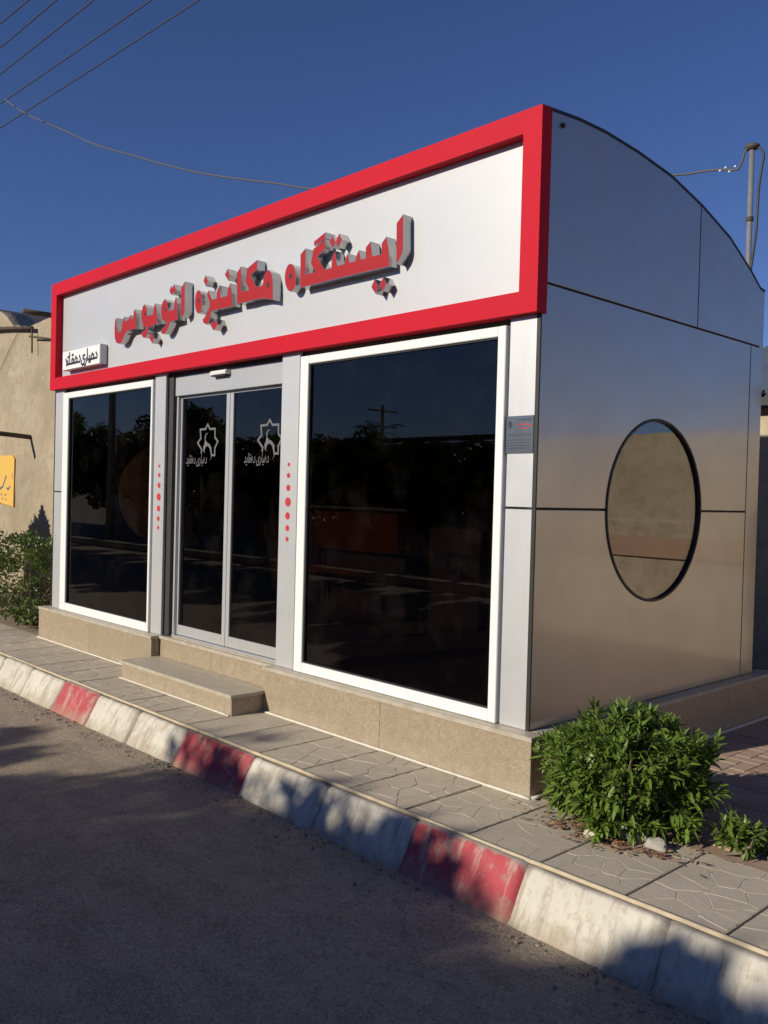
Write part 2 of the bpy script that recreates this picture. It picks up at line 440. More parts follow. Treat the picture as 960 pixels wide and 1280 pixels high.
bm = bmesh.new()
def road_z(x, y):
    k = max(0.0, 1 - abs(x + 1) / 14) * max(0, 1 - abs(y + 3) / 8)
    z = ROAD_Z + 0.016 * noise.noise(Vector((x * 0.6, y * 0.9, 0.3))) * k + 0.005 * noise.noise(Vector((x * 3, y * 3, 2))) * k
    g = max(0, 1 - abs(y + 1.02) / 0.13)
    return z + 0.012 * g * (0.6 + 0.8 * noise.noise(Vector((x * 4, 0, 5)))) - 0.01 * max(0.0, x) * max(0, 1 - abs(y + 1) / 2)
grid(bm, spaced([(-300, 1), (-30, 6), (-9, 12), (3.5, 110), (20, 10), (300, 4)]), spaced([(-8.6, 1), (-4, 14), (-0.7, 55)]), road_z)
struct(obj('road', bm, M['road_asphalt'], smooth=True))

bm = bmesh.new(); box(bm, (-60, -0.745, -0.3), (60, -0.03, -0.012))
pave = struct(obj('pavement', bm, M['slab_groove']))
bm = bmesh.new(); box(bm, (-60, -0.03, -0.3), (60, 60, -0.03))
struct(obj('yard_soil', bm, M['soil']))
bm = bmesh.new(); box(bm, (0.1, -0.03, -0.2), (9, 4.9, -0.008))
yard = struct(obj('paved_yard', bm, M['red_yard']))


def clip(poly, n, c):
    out = []
    for i in range(len(poly)):
        a, b = poly[i], poly[(i + 1) % len(poly)]
        da = a[0] * n[0] + a[1] * n[1] - c; db = b[0] * n[0] + b[1] * n[1] - c
        if da <= 0: out.append(a)
        if da * db < 0:
            k = da / (da - db); out.append((a[0] + (b[0] - a[0]) * k, a[1] + (b[1] - a[1]) * k))
    return out


def stone_cell(bm, poly, zt, zb, gap, bev):
    """irregular flagstone: wobbly outline, chamfered top"""
    pts = []
    n = len(poly)
    for i in range(n):
        a, b = Vector((*poly[i], 0)), Vector((*poly[(i + 1) % n], 0))
        k = max(1, int((b - a).length / 0.025))
        for j in range(k):
            p = a.lerp(b, j / k); w = sway((p.x, p.y, 1.7), 17, 0.012); pts.append(Vector((p.x + w.x, p.y + w.y, 0)))
    c = sum(pts, Vector()) / len(pts)
    def ring(ins, z):
        return [bm.verts.new((c.x + (p.x - c.x) * max(0.2, 1 - ins / max(0.02, (p - c).length)), c.y + (p.y - c.y) * max(0.2, 1 - ins / max(0.02, (p - c).length)), z)) for p in pts]
    r0, r1 = ring(gap, zb), ring(gap + bev, zt)
    m = len(pts)
    for i in range(m): bm.faces.new((r0[i], r0[(i + 1) % m], r1[(i + 1) % m], r1[i]))
    bm.faces.new(r1)


rng = random.Random(5)
SLAB = 0.412
k0 = int(math.floor((-9.5 + 0.205) / SLAB))
for k in range(k0, 7):
    x0 = -0.205 + k * SLAB + 0.006; x1 = x0 + SLAB - 0.012; y0, y1 = -0.713, -0.075
    if x0 > 0.05: y1 = -0.05
    seeds = []
    while len(seeds) < 15:
        s = (rng.uniform(x0, x1), rng.uniform(y0, y1))
        if all((s[0] - q[0]) ** 2 + (s[1] - q[1]) ** 2 > 0.0062 for q in seeds): seeds.append(s)
    bm = bmesh.new()
    tilt = rng.uniform(-0.0015, 0.0015)
    box(bm, (x0, y0, -0.06), (x1, y1, -0.0021))
    for i, s in enumerate(seeds):
        poly = [(x0 + 0.002, y0 + 0.002), (x1 - 0.002, y0 + 0.002), (x1 - 0.002, y1 - 0.002), (x0 + 0.002, y1 - 0.002)]
        for j, q in enumerate(seeds):
            if i == j: continue
            n = (q[0] - s[0], q[1] - s[1]); c = (n[0] * (q[0] + s[0]) + n[1] * (q[1] + s[1])) / 2
            poly = clip(poly, n, c)
            if len(poly) < 3: break
        if len(poly) >= 3: stone_cell(bm, poly, tilt + rng.uniform(-0.0007, 0.0007), -0.0026, 0.0004, 0.003)
    obj('paving_slab', bm, M['stamped_concrete'], pave)
bm = bmesh.new()
xs = [-9.5 + 0.12 * i for i in range(107)]
tube(bm, [(x, -0.727 + 0.004 * noise.noise(Vector((x * 3, 0, 0))), -0.001 + 0.002 * noise.noise(Vector((x * 5, 3, 0)))) for x in xs], 0.011, 6)
obj('cement_joint', bm, M['mortar_tan'], pave, True)

# kerb stones
kerb = struct(empty('kerb', (0, -0.8, -0.2)))
bounds = [-9.6, -8.98, -8.36, -7.74, -7.12, -6.5, -5.88, -5.27, -4.65, -4.02, -3.40, -2.78, -2.15, -1.40, -0.73, -0.07, 0.587, 1.25, 1.9, 2.55, 3.2]
REDS = {-4.02, -2.15, -0.07, 1.9, -5.88, -7.74}
REDS = {-4.02, -2.15, -0.07, 1.9, -7.12}
prof = [(-0.738, -0.3), (-0.738, -0.004), (-0.752, 0.0), (-0.765, -0.001), (-0.778, -0.008), (-0.79, -0.024), (-0.803, -0.05), (-0.822, -0.085), (-0.842, -0.12), (-0.862, -0.155), (-0.882, -0.19), (-0.90, -0.225), (-0.915, -0.26), (-0.915, -0.3)]
for a, b in zip(bounds, bounds[1:]):
    bm = bmesh.new(); n = 16; rings = []
    dy = rng.uniform(-0.008, 0.008); dz = rng.uniform(-0.006, 0.003)
    for i in range(n + 1):
        s = i / n; x = a + 0.003 + (b - a - 0.006) * s
        edge = max(0, 1 - min(s, 1 - s) * n / 0.9)
        ring = []
        for (y, z) in prof:
            w = sway((x, y, z), 9, 0.007) + sway((x, y, z), 30, 0.0025)
            free = 1 if z > -0.21 and y < -0.745 else 0
            ring.append(bm.verts.new((x, y + dy + free * (w.y + edge * 0.011), z + dz + free * (w.z * 0.6 - edge * 0.008))))
        rings.append(ring)
    for i in range(n):
        for j in range(len(prof) - 1):
            bm.faces.new((rings[i][j], rings[i + 1][j], rings[i + 1][j + 1], rings[i][j + 1]))
    bm.faces.new(rings[0]); bm.faces.new(rings[-1][::-1]); fix(bm)
    obj('kerb_stone', bm, M['kerb_red'] if a in REDS else M['kerb_white'], kerb, True)

# grit along the foot of the kerb
bm = bmesh.new(); rg = random.Random(3)
for i in range(900):
    x = rg.uniform(-8.5, 2.2); y = -0.905 - abs(rg.gauss(0, 0.09)); r = rg.choice([0.003, 0.004, 0.005, 0.007, 0.009]) * rg.uniform(0.7, 1.3)
    if rg.random() < 0.04: r *= 1.9
    mt = Matrix.Translation((x, y, road_z(x, y) + r * 0.3)) @ Matrix.Rotation(rg.uniform(0, 6), 4, (rg.random(), rg.random(), 1)) @ Matrix.Diagonal((r * rg.uniform(0.8, 1.6), r, r * 0.6, 1))
    bmesh.ops.create_icosphere(bm, subdivisions=1, radius=1, matrix=mt)
tag(obj('grit', bm, M['gravel']), 'loose grit and small pebbles gathered along the kerb foot', 'grit', kind='stuff')

# red pavers beside the shelter
pm = {}
for rot in (0, 1):
    bm = bmesh.new()
    sx, sy = (0.196, 0.096) if rot == 0 else (0.096, 0.196)
    box(bm, (0, 0, -0.04), (sx, sy, 0.0), 0.004)
    pm[rot] = new_mesh('paver', bm); pm[rot].materials.append(M['red_paver'])
def paver(x, y, rot):
    o = bpy.data.objects.new('paver', pm[rot]); COL.objects.link(o); o.parent = yard; o.location = (x, y, rng.uniform(-0.0015, 0.0015))
def inside(x, y, rot):
    sx, sy = (0.2, 0.1) if rot == 0 else (0.1, 0.2)
    return x > 0.1 and x + sx < 1.75 and y > -0.03 and y + sy < 3.3 and (x < 0.5 + 0.45 * y + 0.75)
cnt = 0
for j in range(-20, 60):
    for i in range(-20, 40):
        # herringbone
        if (i - j) % 4 == 0:
            if inside(0.1 + i * 0.1, -0.03 + j * 0.1, 0): paver(0.102 + i * 0.1, -0.028 + j * 0.1, 0); cnt += 1
        if (i - j) % 4 == 2 + 1:
            if inside(0.1 + i * 0.1, -0.03 + j * 0.1 , 1): paver(0.102 + i * 0.1, -0.028 + j * 0.1, 1); cnt += 1
print('pavers', cnt)

# ------------------------------------------------------------------ the shelter
XL, D = -6.12, 2.67
ZB, Z1, Z2 = 0.315, 1.50, 2.70
root = empty('bus_shelter', (-3.06, 1.3, 0))
tag(root, 'silver bus shelter with red framed sign, dark sliding doors and curved roof', 'bus shelter')
SP = M['silver_panel']
P = 0.09

# plinth: core + separate cladding stones + ledge pieces
core = bmesh.new(); prism(core, [Vector((x, y, -0.15)) for x, y in ((XL - 0.06, -0.06), (-3.888, -0.06), (-3.888, 0.0), (-2.258, 0.0), (-2.258, -0.06), (0.06, -0.06), (0.06, 2.86), (XL - 0.06, 2.86))], (0, 0, 0.15 + ZB - 0.03)); fix(core)
pl = obj('plinth', core, M['mortar_tan'], root)
def stone(a, b, bev=0.002): obj('plinth_stone', B(a, b, bev), M['plinth_stone'], pl)
for a, b in ((XL - P, -5.05), (-5.05, -3.875), (-2.27, -1.058), (-1.058, P)):
    stone((a + 0.001, -P, -0.02), (b - 0.001, -0.061, ZB - 0.027))
# recessed riser below the doors
stone((-3.874, -0.012, -0.02), (-3.072, -0.0005, ZB - 0.027)); stone((-3.070, -0.012, -0.02), (-2.272, -0.0005, ZB - 0.027))
for a, b in ((-0.0585, 1.22), (1.22, 2.12), (2.12, 2.86)):
    stone((0.061, a + 0.001, -0.02), (P, b - 0.001, ZB - 0.027))
    stone((XL - P, a + 0.001, -0.02), (XL - 0.061, b - 0.001, ZB - 0.027))
# end returns of the cladding at the door recess
stone((-3.887, -0.0605, -0.02), (-3.8752, -0.0125, ZB - 0.027)); stone((-2.2708, -0.0605, -0.02), (-2.259, -0.0125, ZB - 0.027))
def ledge(a, b): obj('ledge', B(a, b, 0.003), M['ledge_stone'], pl)
ledge((XL - P - 0.006, -P - 0.008, ZB - 0.026), (-3.873, 0.02, ZB))
ledge((-2.272, -P - 0.008, ZB - 0.026), (P + 0.006, 0.02, ZB))
ledge((-3.871, -0.022, ZB - 0.026), (-2.274, 0.02, ZB))
ledge((-0.05, 0.0215, ZB - 0.026), (P + 0.006, 2.87, ZB)); ledge((XL - P - 0.006, 0.0215, ZB - 0.026), (XL + 0.05, 2.87, ZB))
for a, b in (((XL - P, -P - 0.012, 0), (-3.86, -P - 0.012, 0)), ((-2.27, -P - 0.012, 0), (P + 0.01, -P - 0.012, 0)), ((P + 0.012, -P, 0), (P + 0.012, 2.86, 0))):
    bm = bmesh.new(); n = int((Vector(b) - Vector(a)).length / 0.06)
    tube(bm, [Vector(a).lerp(Vector(b), i / n) + Vector((0, 0.003 * noise.noise(Vector((i * 0.7, 2, 0))), 0.002 * noise.noise(Vector((i * 0.9, 0, 0))))) for i in range(n + 1)], 0.011, 6)
    obj('mortar_line', bm, M['mortar_white'], pl, True)

# entrance step
st = obj('entrance_step', B((-3.855, -0.345, -0.05), (-2.275, -0.0915, 0.118)), M['mortar_tan'], root)
obj('riser_stone', B((-3.86, -0.357, -0.02), (-2.275, -0.346, 0.118), 0.002), M['plinth_stone'], st)
obj('riser_stone', B((-2.274, -0.357, -0.02), (-2.263, -0.0915, 0.118), 0.002), M['plinth_stone'], st)
obj('riser_stone', B((-3.873, -0.357, -0.02), (-3.861, -0.0915, 0.118), 0.002), M['plinth_stone'], st)
obj('tread', B((-3.885, -0.372, 0.1185), (-2.252, -0.0925, 0.145), 0.003), M['ledge_stone'], st)
bm = bmesh.new(); tube(bm, [(-3.88 + 0.08 * i, -0.366 + 0.003 * noise.noise(Vector((i, 0, 0))), 0.0) for i in range(21)], 0.009, 6)
obj('mortar_line', bm, M['mortar_white'], st, True)
obj('tread', B((-3.8745, -0.0915, 0.05), (-2.2712, -0.0128, 0.1448)), M['ledge_stone'], st)

# inner shell (dark substrate behind the cladding)
def arc_z(y):
    pts = [(0.0, 3.612), (0.3, 3.64), (0.55, 3.647), (0.9, 3.632), (1.3, 3.592), (1.7, 3.505), (2.1, 3.385), (2.43, 3.225), (2.6, 3.125), (2.67, 3.118), (2.8, 3.118)]
    for (a, za), (b, zb) in zip(pts, pts[1:]):
        if y <= b:
            k = (y - a) / (b - a); return za + (zb - za) * k
    return pts[-1][1]
ys_arc = [0.0, 0.1, 0.2, 0.3, 0.42, 0.55, 0.7, 0.9, 1.1, 1.3, 1.5, 1.7, 1.9, 2.1, 2.27, 2.43, 2.55, 2.6, 2.67]
CY, CZ, CR = 1.24, 1.5, 0.565


def side_wall(x0, x1, gap, r, edge):
    """closed wall between x0 and x1 with a round hole, as two halves"""
    bm = bmesh.new()
    arc = lambda s: [(CY - r * math.cos(math.pi * k / 24), CZ + s * r * math.sin(math.pi * k / 24)) for k in range(25)]
    up = [(edge, CZ)] + arc(1) + [(D - edge, CZ), (D - edge, 2.75), (edge, 2.75)]
    lo = [(edge, CZ)] + arc(-1) + [(D - edge, CZ), (D - edge, ZB), (edge, ZB)]
    for poly in (up, lo): prism(bm, [Vector((x0, y, z)) for y, z in poly], (x1 - x0, 0, 0))
    return fix(bm)


obj('wall_core', side_wall(-0.06, -0.021, 0, CR + 0.012, 0.012), M['dark_backing'], root)
obj('wall_core', side_wall(XL + 0.021, XL + 0.06, 0, CR + 0.012, 0.012), M['dark_backing'], root)
for x0, x1 in ((-0.06, -0.021), (XL + 0.021, XL + 0.06)):
    bm = bmesh.new()
    poly = [(y, arc_z(y) - 0.02) for y in ys_arc] + [(D - 0.0, 2.752), (0.0, 2.752)]
    prism(bm, [Vector((x0, min(max(y, 0.012), D - 0.012), z)) for y, z in poly], (x1 - x0, 0, 0)); fix(bm)
    obj('gable_core', bm, M['dark_backing'], root)
obj('back_wall', B((XL + 0.061, 2.56, ZB), (-0.061, 2.66, 3.05)), M['inner_wall'], root)
obj('floor', B((XL + 0.062, 0.06, ZB - 0.02), (-0.062, 2.555, ZB + 0.004)), M['ledge_stone'], root)
obj('inner_ceiling', B((XL + 0.062, 0.10, 2.62), (-0.062, 2.555, 2.66)), M['inner_wall'], root)
obj('sign_core', B((XL + 0.062, 0.032, 2.50), (-0.062, 0.09, 3.56)), M['dark_backing'], root)

# silver cladding of the side walls, every panel on its own
G = 0.006


def panel(poly, x0, x1, name='wall_panel'):
    bm = bmesh.new(); prism(bm, [Vector((x0, y, z)) for y, z in poly], (x1 - x0, 0, 0)); fix(bm)
    es = [e for e in bm.edges if abs(e.verts[0].co.x - x1) < 1e-5 and abs(e.verts[1].co.x - x1) < 1e-5]
    bmesh.ops.bevel(bm, geom=es, offset=0.002, segments=1, affect='EDGES')
    return obj(name, bm, M['silver_panel_shaded'], root)


def side_cladding(x0, x1):
    r = CR + 0.004
    a0, a1 = 0.012, 2.475
    up = [(a0, Z1 + G)]
    ang = math.asin(G / r)
    up += [(CY - r * math.cos(ang + (math.pi - 2 * ang) * k / 40), CZ + r * math.sin(ang + (math.pi - 2 * ang) * k / 40)) for k in range(41)]
    up += [(a1 - G, Z1 + G), (a1 - G, Z2 - G), (a0, Z2 - G)]
    lo = [(a0, Z1 - G)]
    lo += [(CY - r * math.cos(ang + (math.pi - 2 * ang) * k / 40), CZ - r * math.sin(ang + (math.pi - 2 * ang) * k / 40)) for k in range(41)]
    lo += [(a1 - G, Z1 - G), (a1 - G, ZB + 0.003), (a0, ZB + 0.003)]
    panel(up, x0, x1); panel(lo, x0, x1)
    panel([(a1 + G, ZB + 0.003), (D, ZB + 0.003), (D, Z2 - G), (a1 + G, Z2 - G)], x0, x1)
    yj = 1.688
    ys = [y for y in ys_arc if a0 < y < yj - G]
    panel([(a0, Z2 + G), (yj - G, Z2 + G), (yj - G, arc_z(yj - G) - 0.012)] + [(y, arc_z(y) - 0.012) for y in ys[::-1]] + [(a0, arc_z(a0) - 0.012)], x0, x1, 'gable_panel')
    ys = [y for y in ys_arc if yj + G < y < D]
    panel([(yj + G, Z2 + G), (D, Z2 + G), (D, arc_z(D) - 0.012)] + [(y, arc_z(y) - 0.012) for y in ys[::-1]] + [(yj + G, arc_z(yj + G) - 0.012)], x0, x1, 'gable_panel')


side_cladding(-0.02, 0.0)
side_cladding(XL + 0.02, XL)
# curved roof and its dark edge trims
bm = bmesh.new()
top = [(y, arc_z(y)) for y in ys_arc]; bot = [(y, arc_z(y) - 0.03) for y in ys_arc][::-1]
prism(bm, [Vector((XL + 0.021, y, z)) for y, z in top + bot], (-0.021 - XL - 0.021, 0, 0)); fix(bm)
obj('roof', bm, M['tin_roof'], root, False)
for x0, x1 in ((-0.0205, 0.003), (XL - 0.003, XL + 0.0205)):
    bm = bmesh.new()
    pts = [(y, arc_z(y) + 0.004) for y in ys_arc] + [(y, arc_z(y) - 0.0115) for y in ys_arc][::-1]
    prism(bm, [Vector((x0, y, z)) for y, z in pts], (x1 - x0, 0, 0)); fix(bm)
    obj('roof_trim', bm, M['black_rubber'], root)
    obj('corner_trim', B((x0, -0.0005, ZB + 0.001), (x1 if x1 > 0 else x1, 0.0105, 3.60)), M['black_rubber'], root)

# round side windows
def ring(bm, x0, x1, r0, r1, n=64):
    V = []
    for k in range(n):
        c, s = math.cos(2 * math.pi * k / n), math.sin(2 * math.pi * k / n)
        V.append([bm.verts.new((x, CY + r * c, CZ + r * s)) for x, r in ((x0, r0), (x1, r0), (x1, r1), (x0, r1))])
    for k in range(n):
        a, b = V[k], V[(k + 1) % n]
        for j in range(4): bm.faces.new((a[j], b[j], b[(j + 1) % 4], a[(j + 1) % 4]))
    return fix(bm)
for xo, s in ((0.0, 1), (XL, -1)):
    rw = obj('round_window', ring(bmesh.new(), xo - s * 0.062, xo + s * 0.006, CR - 0.011, CR + 0.003), M['black_rubber'], root, False)
    bm = bmesh.new()
    prism(bm, [Vector((xo - s * 0.019, CY + (CR - 0.0115) * math.cos(2 * math.pi * k / 64), CZ + (CR - 0.0115) * math.sin(2 * math.pi * k / 64))) for k in range(64)], (s * 0.006, 0, 0)); fix(bm)
    obj('pane', bm, M['side_glass'], rw)

# front posts (separate panels) with dots
posts = []
def post(x0, x1, z0, z1): 
    bm = B((x0, 0.0, z0), (x1, 0.024, z1), 0.002); o = obj('post_panel', bm, SP, root); posts.append(o); return o
for x0, x1 in ((XL, -5.905), (-0.199, 0.0)):
    xa = max(x0, XL + 0.004) if x0 == XL else x0; xb = x1 if x1 < 0 else -0.004
    post(xa, xb, ZB + 0.002, Z1 - G); post(xa, xb, Z1 + G, 2.55)
p2 = post(-4.06, -3.882, ZB + 0.002, 2.55); p3 = post(-2.253, -2.05, ZB + 0.002, 2.55)
# dark substrate behind posts and the sides of the openings
for x0, x1 in ((XL + 0.062, -5.86), (-4.085, -3.90), (-2.235, -2.02), (-0.235, -0.062)):
    obj('post_core', B((x0, 0.0245, ZB + 0.001), (x1, 0.10, 2.499)), M['dark_backing'], root)
for p, xc in ((p2, -3.962), (p3, -2.150)):
    for k, r in enumerate((0.0135, 0.018, 0.023, 0.032, 0.026, 0.021, 0.0165)):
        z = (1.749, 1.672, 1.585, 1.486, 1.388, 1.301, 1.224)[k]
        bm = bmesh.new(); prism(bm, [Vector((xc + r * math.cos(a * math.pi / 12), -0.0003, z + r * math.sin(a * math.pi / 12))) for a in range(24)], (0, -0.0015, 0)); fix(bm)
        obj('red_dot', bm, M['print_red'], p)

# big windows
def window(x0, x1, z0, z1, gx0, gx1, gz0, gz1):
    bm = bmesh.new(); y0, y1 = -0.022, 0.03
    box(bm, (x0, y0, z0), (gx0, y1, z1), 0.004); box(bm, (gx1, y0, z0), (x1, y1, z1), 0.004)
    box(bm, (gx0 + 0.0003, y0 + 0.0008, z0), (gx1 - 0.0003, y1, gz0), 0.004); box(bm, (gx0 + 0.0003, y0 + 0.0008, gz1), (gx1 - 0.0003, y1, z1), 0.004)
    w = obj('window', bm, M['frame_white'], root)
    bm = bmesh.new(); e = 0.009; g0, g1 = -0.008, 0.004
    box(bm, (gx0, g0, gz0), (gx0 + e, g1, gz1)); box(bm, (gx1 - e, g0, gz0), (gx1, g1, gz1)); box(bm, (gx0 + e, g0, gz0), (gx1 - e, g1, gz0 + e)); box(bm, (gx0 + e, g0, gz1 - e), (gx1 - e, g1, gz1))
    obj('gasket', bm, M['black_rubber'], w)
    obj('pane', B((gx0 + 0.001, 0.006, gz0 + 0.001), (gx1 - 0.001, 0.014, gz1 - 0.001)), M['tinted_glass'], w)
    return w
window(-2.018, -0.212, 0.318, 2.49, -1.93, -0.268, 0.386, 2.434)
window(-5.878, -4.068, 0.318, 2.49, -5.755, -4.096, 0.394, 2.432)

# sliding doors
dh = obj('door_header', B((-3.80, 0.045, 2.335), (-2.2, 0.10, 2.498), 0.002), M['silver_profile'], root)
bm = bmesh.new(); prism(bm, [Vector(p) for p in ((-3.20, 0.0447, 2.452), (-3.20, 0.0447, 2.49), (-3.20, 0.008, 2.49), (-3.20, -0.005, 2.475), (-3.20, 0.0, 2.458))], (0.22, 0, 0)); fix(bm)
sn = obj('motion_sensor', bm, M['frame_white'], dh)
obj('sensor_lens', B((-3.19, 0.0, 2.446), (-2.99, 0.043, 2.4518)), M['black_rubber'], dh)
obj('door_jamb', B((-3.898, 0.03, ZB + 0.001), (-3.806, 0.12, 2.497), 0.002), M['dark_backing'], root)
obj('door_jamb', B((-3.80, 0.06, ZB + 0.001), (-3.775, 0.10, 2.334), 0.002), M['silver_profile'], root)
obj('door_track', B((-3.80, 0.05, ZB + 0.0005), (-2.25, 0.14, ZB + 0.012), 0.002), M['silver_profile'], root)
leaves = []
for x0, x1 in ((-3.772, -3.041), (-3.035, -2.20)):
    bm = bmesh.new(); y0, y1 = 0.085, 0.12; w = 0.046; z0, z1 = 0.332, 2.334; rail = 0.082
    ls = 0.02 if x0 < -3.5 else w
    box(bm, (x0, y0, z0), (x0 + ls, y1, z1), 0.002); box(bm, (x1 - w, y0, z0), (x1, y1, z1), 0.002)
    box(bm, (x0 + ls + 0.0003, y0 + 0.001, z0), (x1 - w - 0.0003, y1, z0 + rail), 0.002); box(bm, (x0 + ls + 0.0003, y0 + 0.001, z1 - 0.02), (x1 - w - 0.0003, y1, z1), 0.002)
    lf = obj('door_leaf', bm, M['silver_profile'], root); leaves.append(lf)
    obj('pane', B((x0 + ls - 0.005, 0.098, z0 + rail - 0.005), (x1 - w + 0.005, 0.106, z1 - 0.015)), M['tinted_glass'], lf)

AR = dict(dal='\uFEA9', he_i='\uFEEB', ye_m='\uFBFF', alef_f='\uFE8E', re='\uFEAD', ye='\uFBFC', qaf_m='\uFED8', hamza_i='\uFE8B', dal_f='\uFEAA', ye_i='\uFBFE')
WORD_SIGN = [AR[k] for k in ('dal', 'he_i', 'ye_m', 'alef_f', 're', 'ye')] + [' '] + [AR[k] for k in ('dal', 'he_i', 'qaf_m', 'alef_f', 'hamza_i', 'dal_f')]
WORD_DOOR = WORD_SIGN[:-2] + [AR['ye_i'], AR['dal_f']]


def text_mesh(chars, x0, x1, z0, z1, y, depth, bold=0.0, shear=0.0):
    cu = bpy.data.curves.new('lettering', 'FONT'); cu.body = ''.join(chars[::-1]); cu.size = 1; cu.offset = bold; cu.extrude = 0.01; cu.shear = shear
    o = bpy.data.objects.new('tmp', cu); COL.objects.link(o)
    dg = bpy.context.evaluated_depsgraph_get(); me = bpy.data.meshes.new_from_object(o.evaluated_get(dg))
    bpy.data.objects.remove(o)
    if not me.vertices: return me
    xs = [v.co.x for v in me.vertices]; zs = [v.co.y for v in me.vertices]
    ax, bx, az, bz = min(xs), max(xs), min(zs), max(zs)
    for v in me.vertices:
        c = v.co.copy(); f = 1 if c.z > 0 else 0
        v.co = (x0 + (c.x - ax) / (bx - ax) * (x1 - x0), y - f * depth, z0 + (c.y - az) / (bz - az) * (z1 - z0))
    return me


# emblem on the door leaves, traced from the left one
def zp(x, y, ox, oy, s): return on(ox + x / s, oy + y / s, 1, 0.0975)
def emblem(lf, dx):
    Z = lambda L: [(zp(x, y, 225, 510, 7.11).x + dx, zp(x, y, 225, 510, 7.11).z) for x, y in L]
    bm = bmesh.new()
    stroke(bm, Z([(190, 398), (195, 372), (158, 310), (187, 270), (182, 192), (228, 187), (248, 145), (268, 187), (313, 184), (312, 262), (338, 297), (311, 355), (309, 420), (284, 418)]), 0.017, 0.0975)
    cres = Z([(252, 222), (232, 245), (228, 285), (240, 305), (262, 318), (280, 350), (284, 400), (282, 440), (262, 472), (278, 440), (272, 390), (262, 352), (245, 336), (228, 350), (218, 380), (222, 402), (210, 385), (208, 345), (218, 320), (222, 290), (222, 250), (235, 228)])
    prism(bm, [Vector((a, 0.0975, b)) for a, b in cres], (0, -0.0019, 0))
    obj('emblem', fix(bm), M['print_grey'], lf)
    a = zp(55, 500, 225, 510, 7.11); b = zp(240, 415, 225, 510, 7.11)
    me = text_mesh(WORD_DOOR, a.x + dx, b.x + dx, a.z - 0.02, b.z + 0.005, 0.0975, 0.0015, 0.006, 0.25)
    obj('lettering', me, M['print_grey'], lf)
emblem(leaves[0], 0.0)
emblem(leaves[1], zp(800, 95, 225, 510, 7.11).x - zp(248, 140, 225, 510, 7.11).x)

# information plaque
pq = obj('plaque', B((-0.2035, -0.006, 1.795), (-0.0205, -0.0005, 1.996), 0.001), M['plaque_metal'], root)
bm = bmesh.new()
prism(bm, [Vector((-0.178 + x * 0.0205, -0.0062, 1.951 + z * 0.02)) for x, z in ((0, 1), (0.45, 0.7), (0.9, -0.05), (0.6, -0.15), (0.55, -0.75), (0, -1.1), (-0.45, -0.8), (-0.5, -0.2), (-0.95, -0.1), (-0.45, 0.65))], (0, -0.001, 0))
obj('plaque_mark', fix(bm), M['print_black'], pq)
def scribble(bm, x0, x1, z, h, w, seed):
    r = random.Random(seed); x = x1
    while x > x0:
        n = r.randint(2, 5); L = []
        for i in range(n): L.append((x - i * h * 0.55, z + r.uniform(-0.5, 0.5) * h))
        stroke(bm, L, w, -0.0062, 0.0008); x = L[-1][0] - h * r.uniform(0.5, 1.1)
bm = bmesh.new(); scribble(bm, -0.145, -0.032, 1.974, 0.008, 0.003, 1); scribble(bm, -0.185, -0.035, 1.89, 0.007, 0.0024, 2); stroke(bm, [(-0.19, 1.9), (-0.035, 1.9)], 0.001, -0.0062, 0.0008)
for i in range(4): scribble(bm, -0.195, -0.035, 1.866 - 0.0145 * i, 0.006, 0.002, 3 + i)
obj('plaque_lettering', fix(bm), M['print_black'], pq)['kind'] = 'stuff'
bm = bmesh.new(); scribble(bm, -0.135, -0.03, 1.948, 0.014, 0.0055, 8); scribble(bm, -0.11, -0.05, 1.928, 0.009, 0.0035, 9)
obj('plaque_heading', fix(bm), M['print_red'], pq)

# sign board
FX0, FX1, FZ0, FZ1, FY = XL - 0.003, 0.018, 2.531, 3.603, -0.057
fw = 0.122
sg = obj('sign_board', B((FX0 + fw - 0.01, 0.012, FZ0 + 0.09), (FX1 - fw + 0.01, 0.031, FZ1 - fw + 0.01)), M['sign_white'], root)
bm = bmesh.new()
def mitre(p4): prism(bm, [Vector((x, 0.028, z)) for x, z in p4], (0, FY - 0.028, 0))
i0, i1, k0, k1 = FX0 + fw, FX1 - fw, FZ0 + 0.118, FZ1 - fw
for q in (((FX0, FZ0), (FX1, FZ0), (i1, k0), (i0, k0)), ((FX0, FZ1), (i0, k1), (i1, k1), (FX1, FZ1)), ((FX0, FZ0), (i0, k0), (i0, k1), (FX0, FZ1)), ((FX1, FZ0), (FX1, FZ1), (i1, k1), (i1, k0))):
    bm2 = bmesh.new(); prism(bm2, [Vector((x, 0.028, z)) for x, z in q], (0, FY - 0.028, 0)); fix(bm2)
    obj('sign_frame', bm2, M['sign_red'], sg)
bm.free()

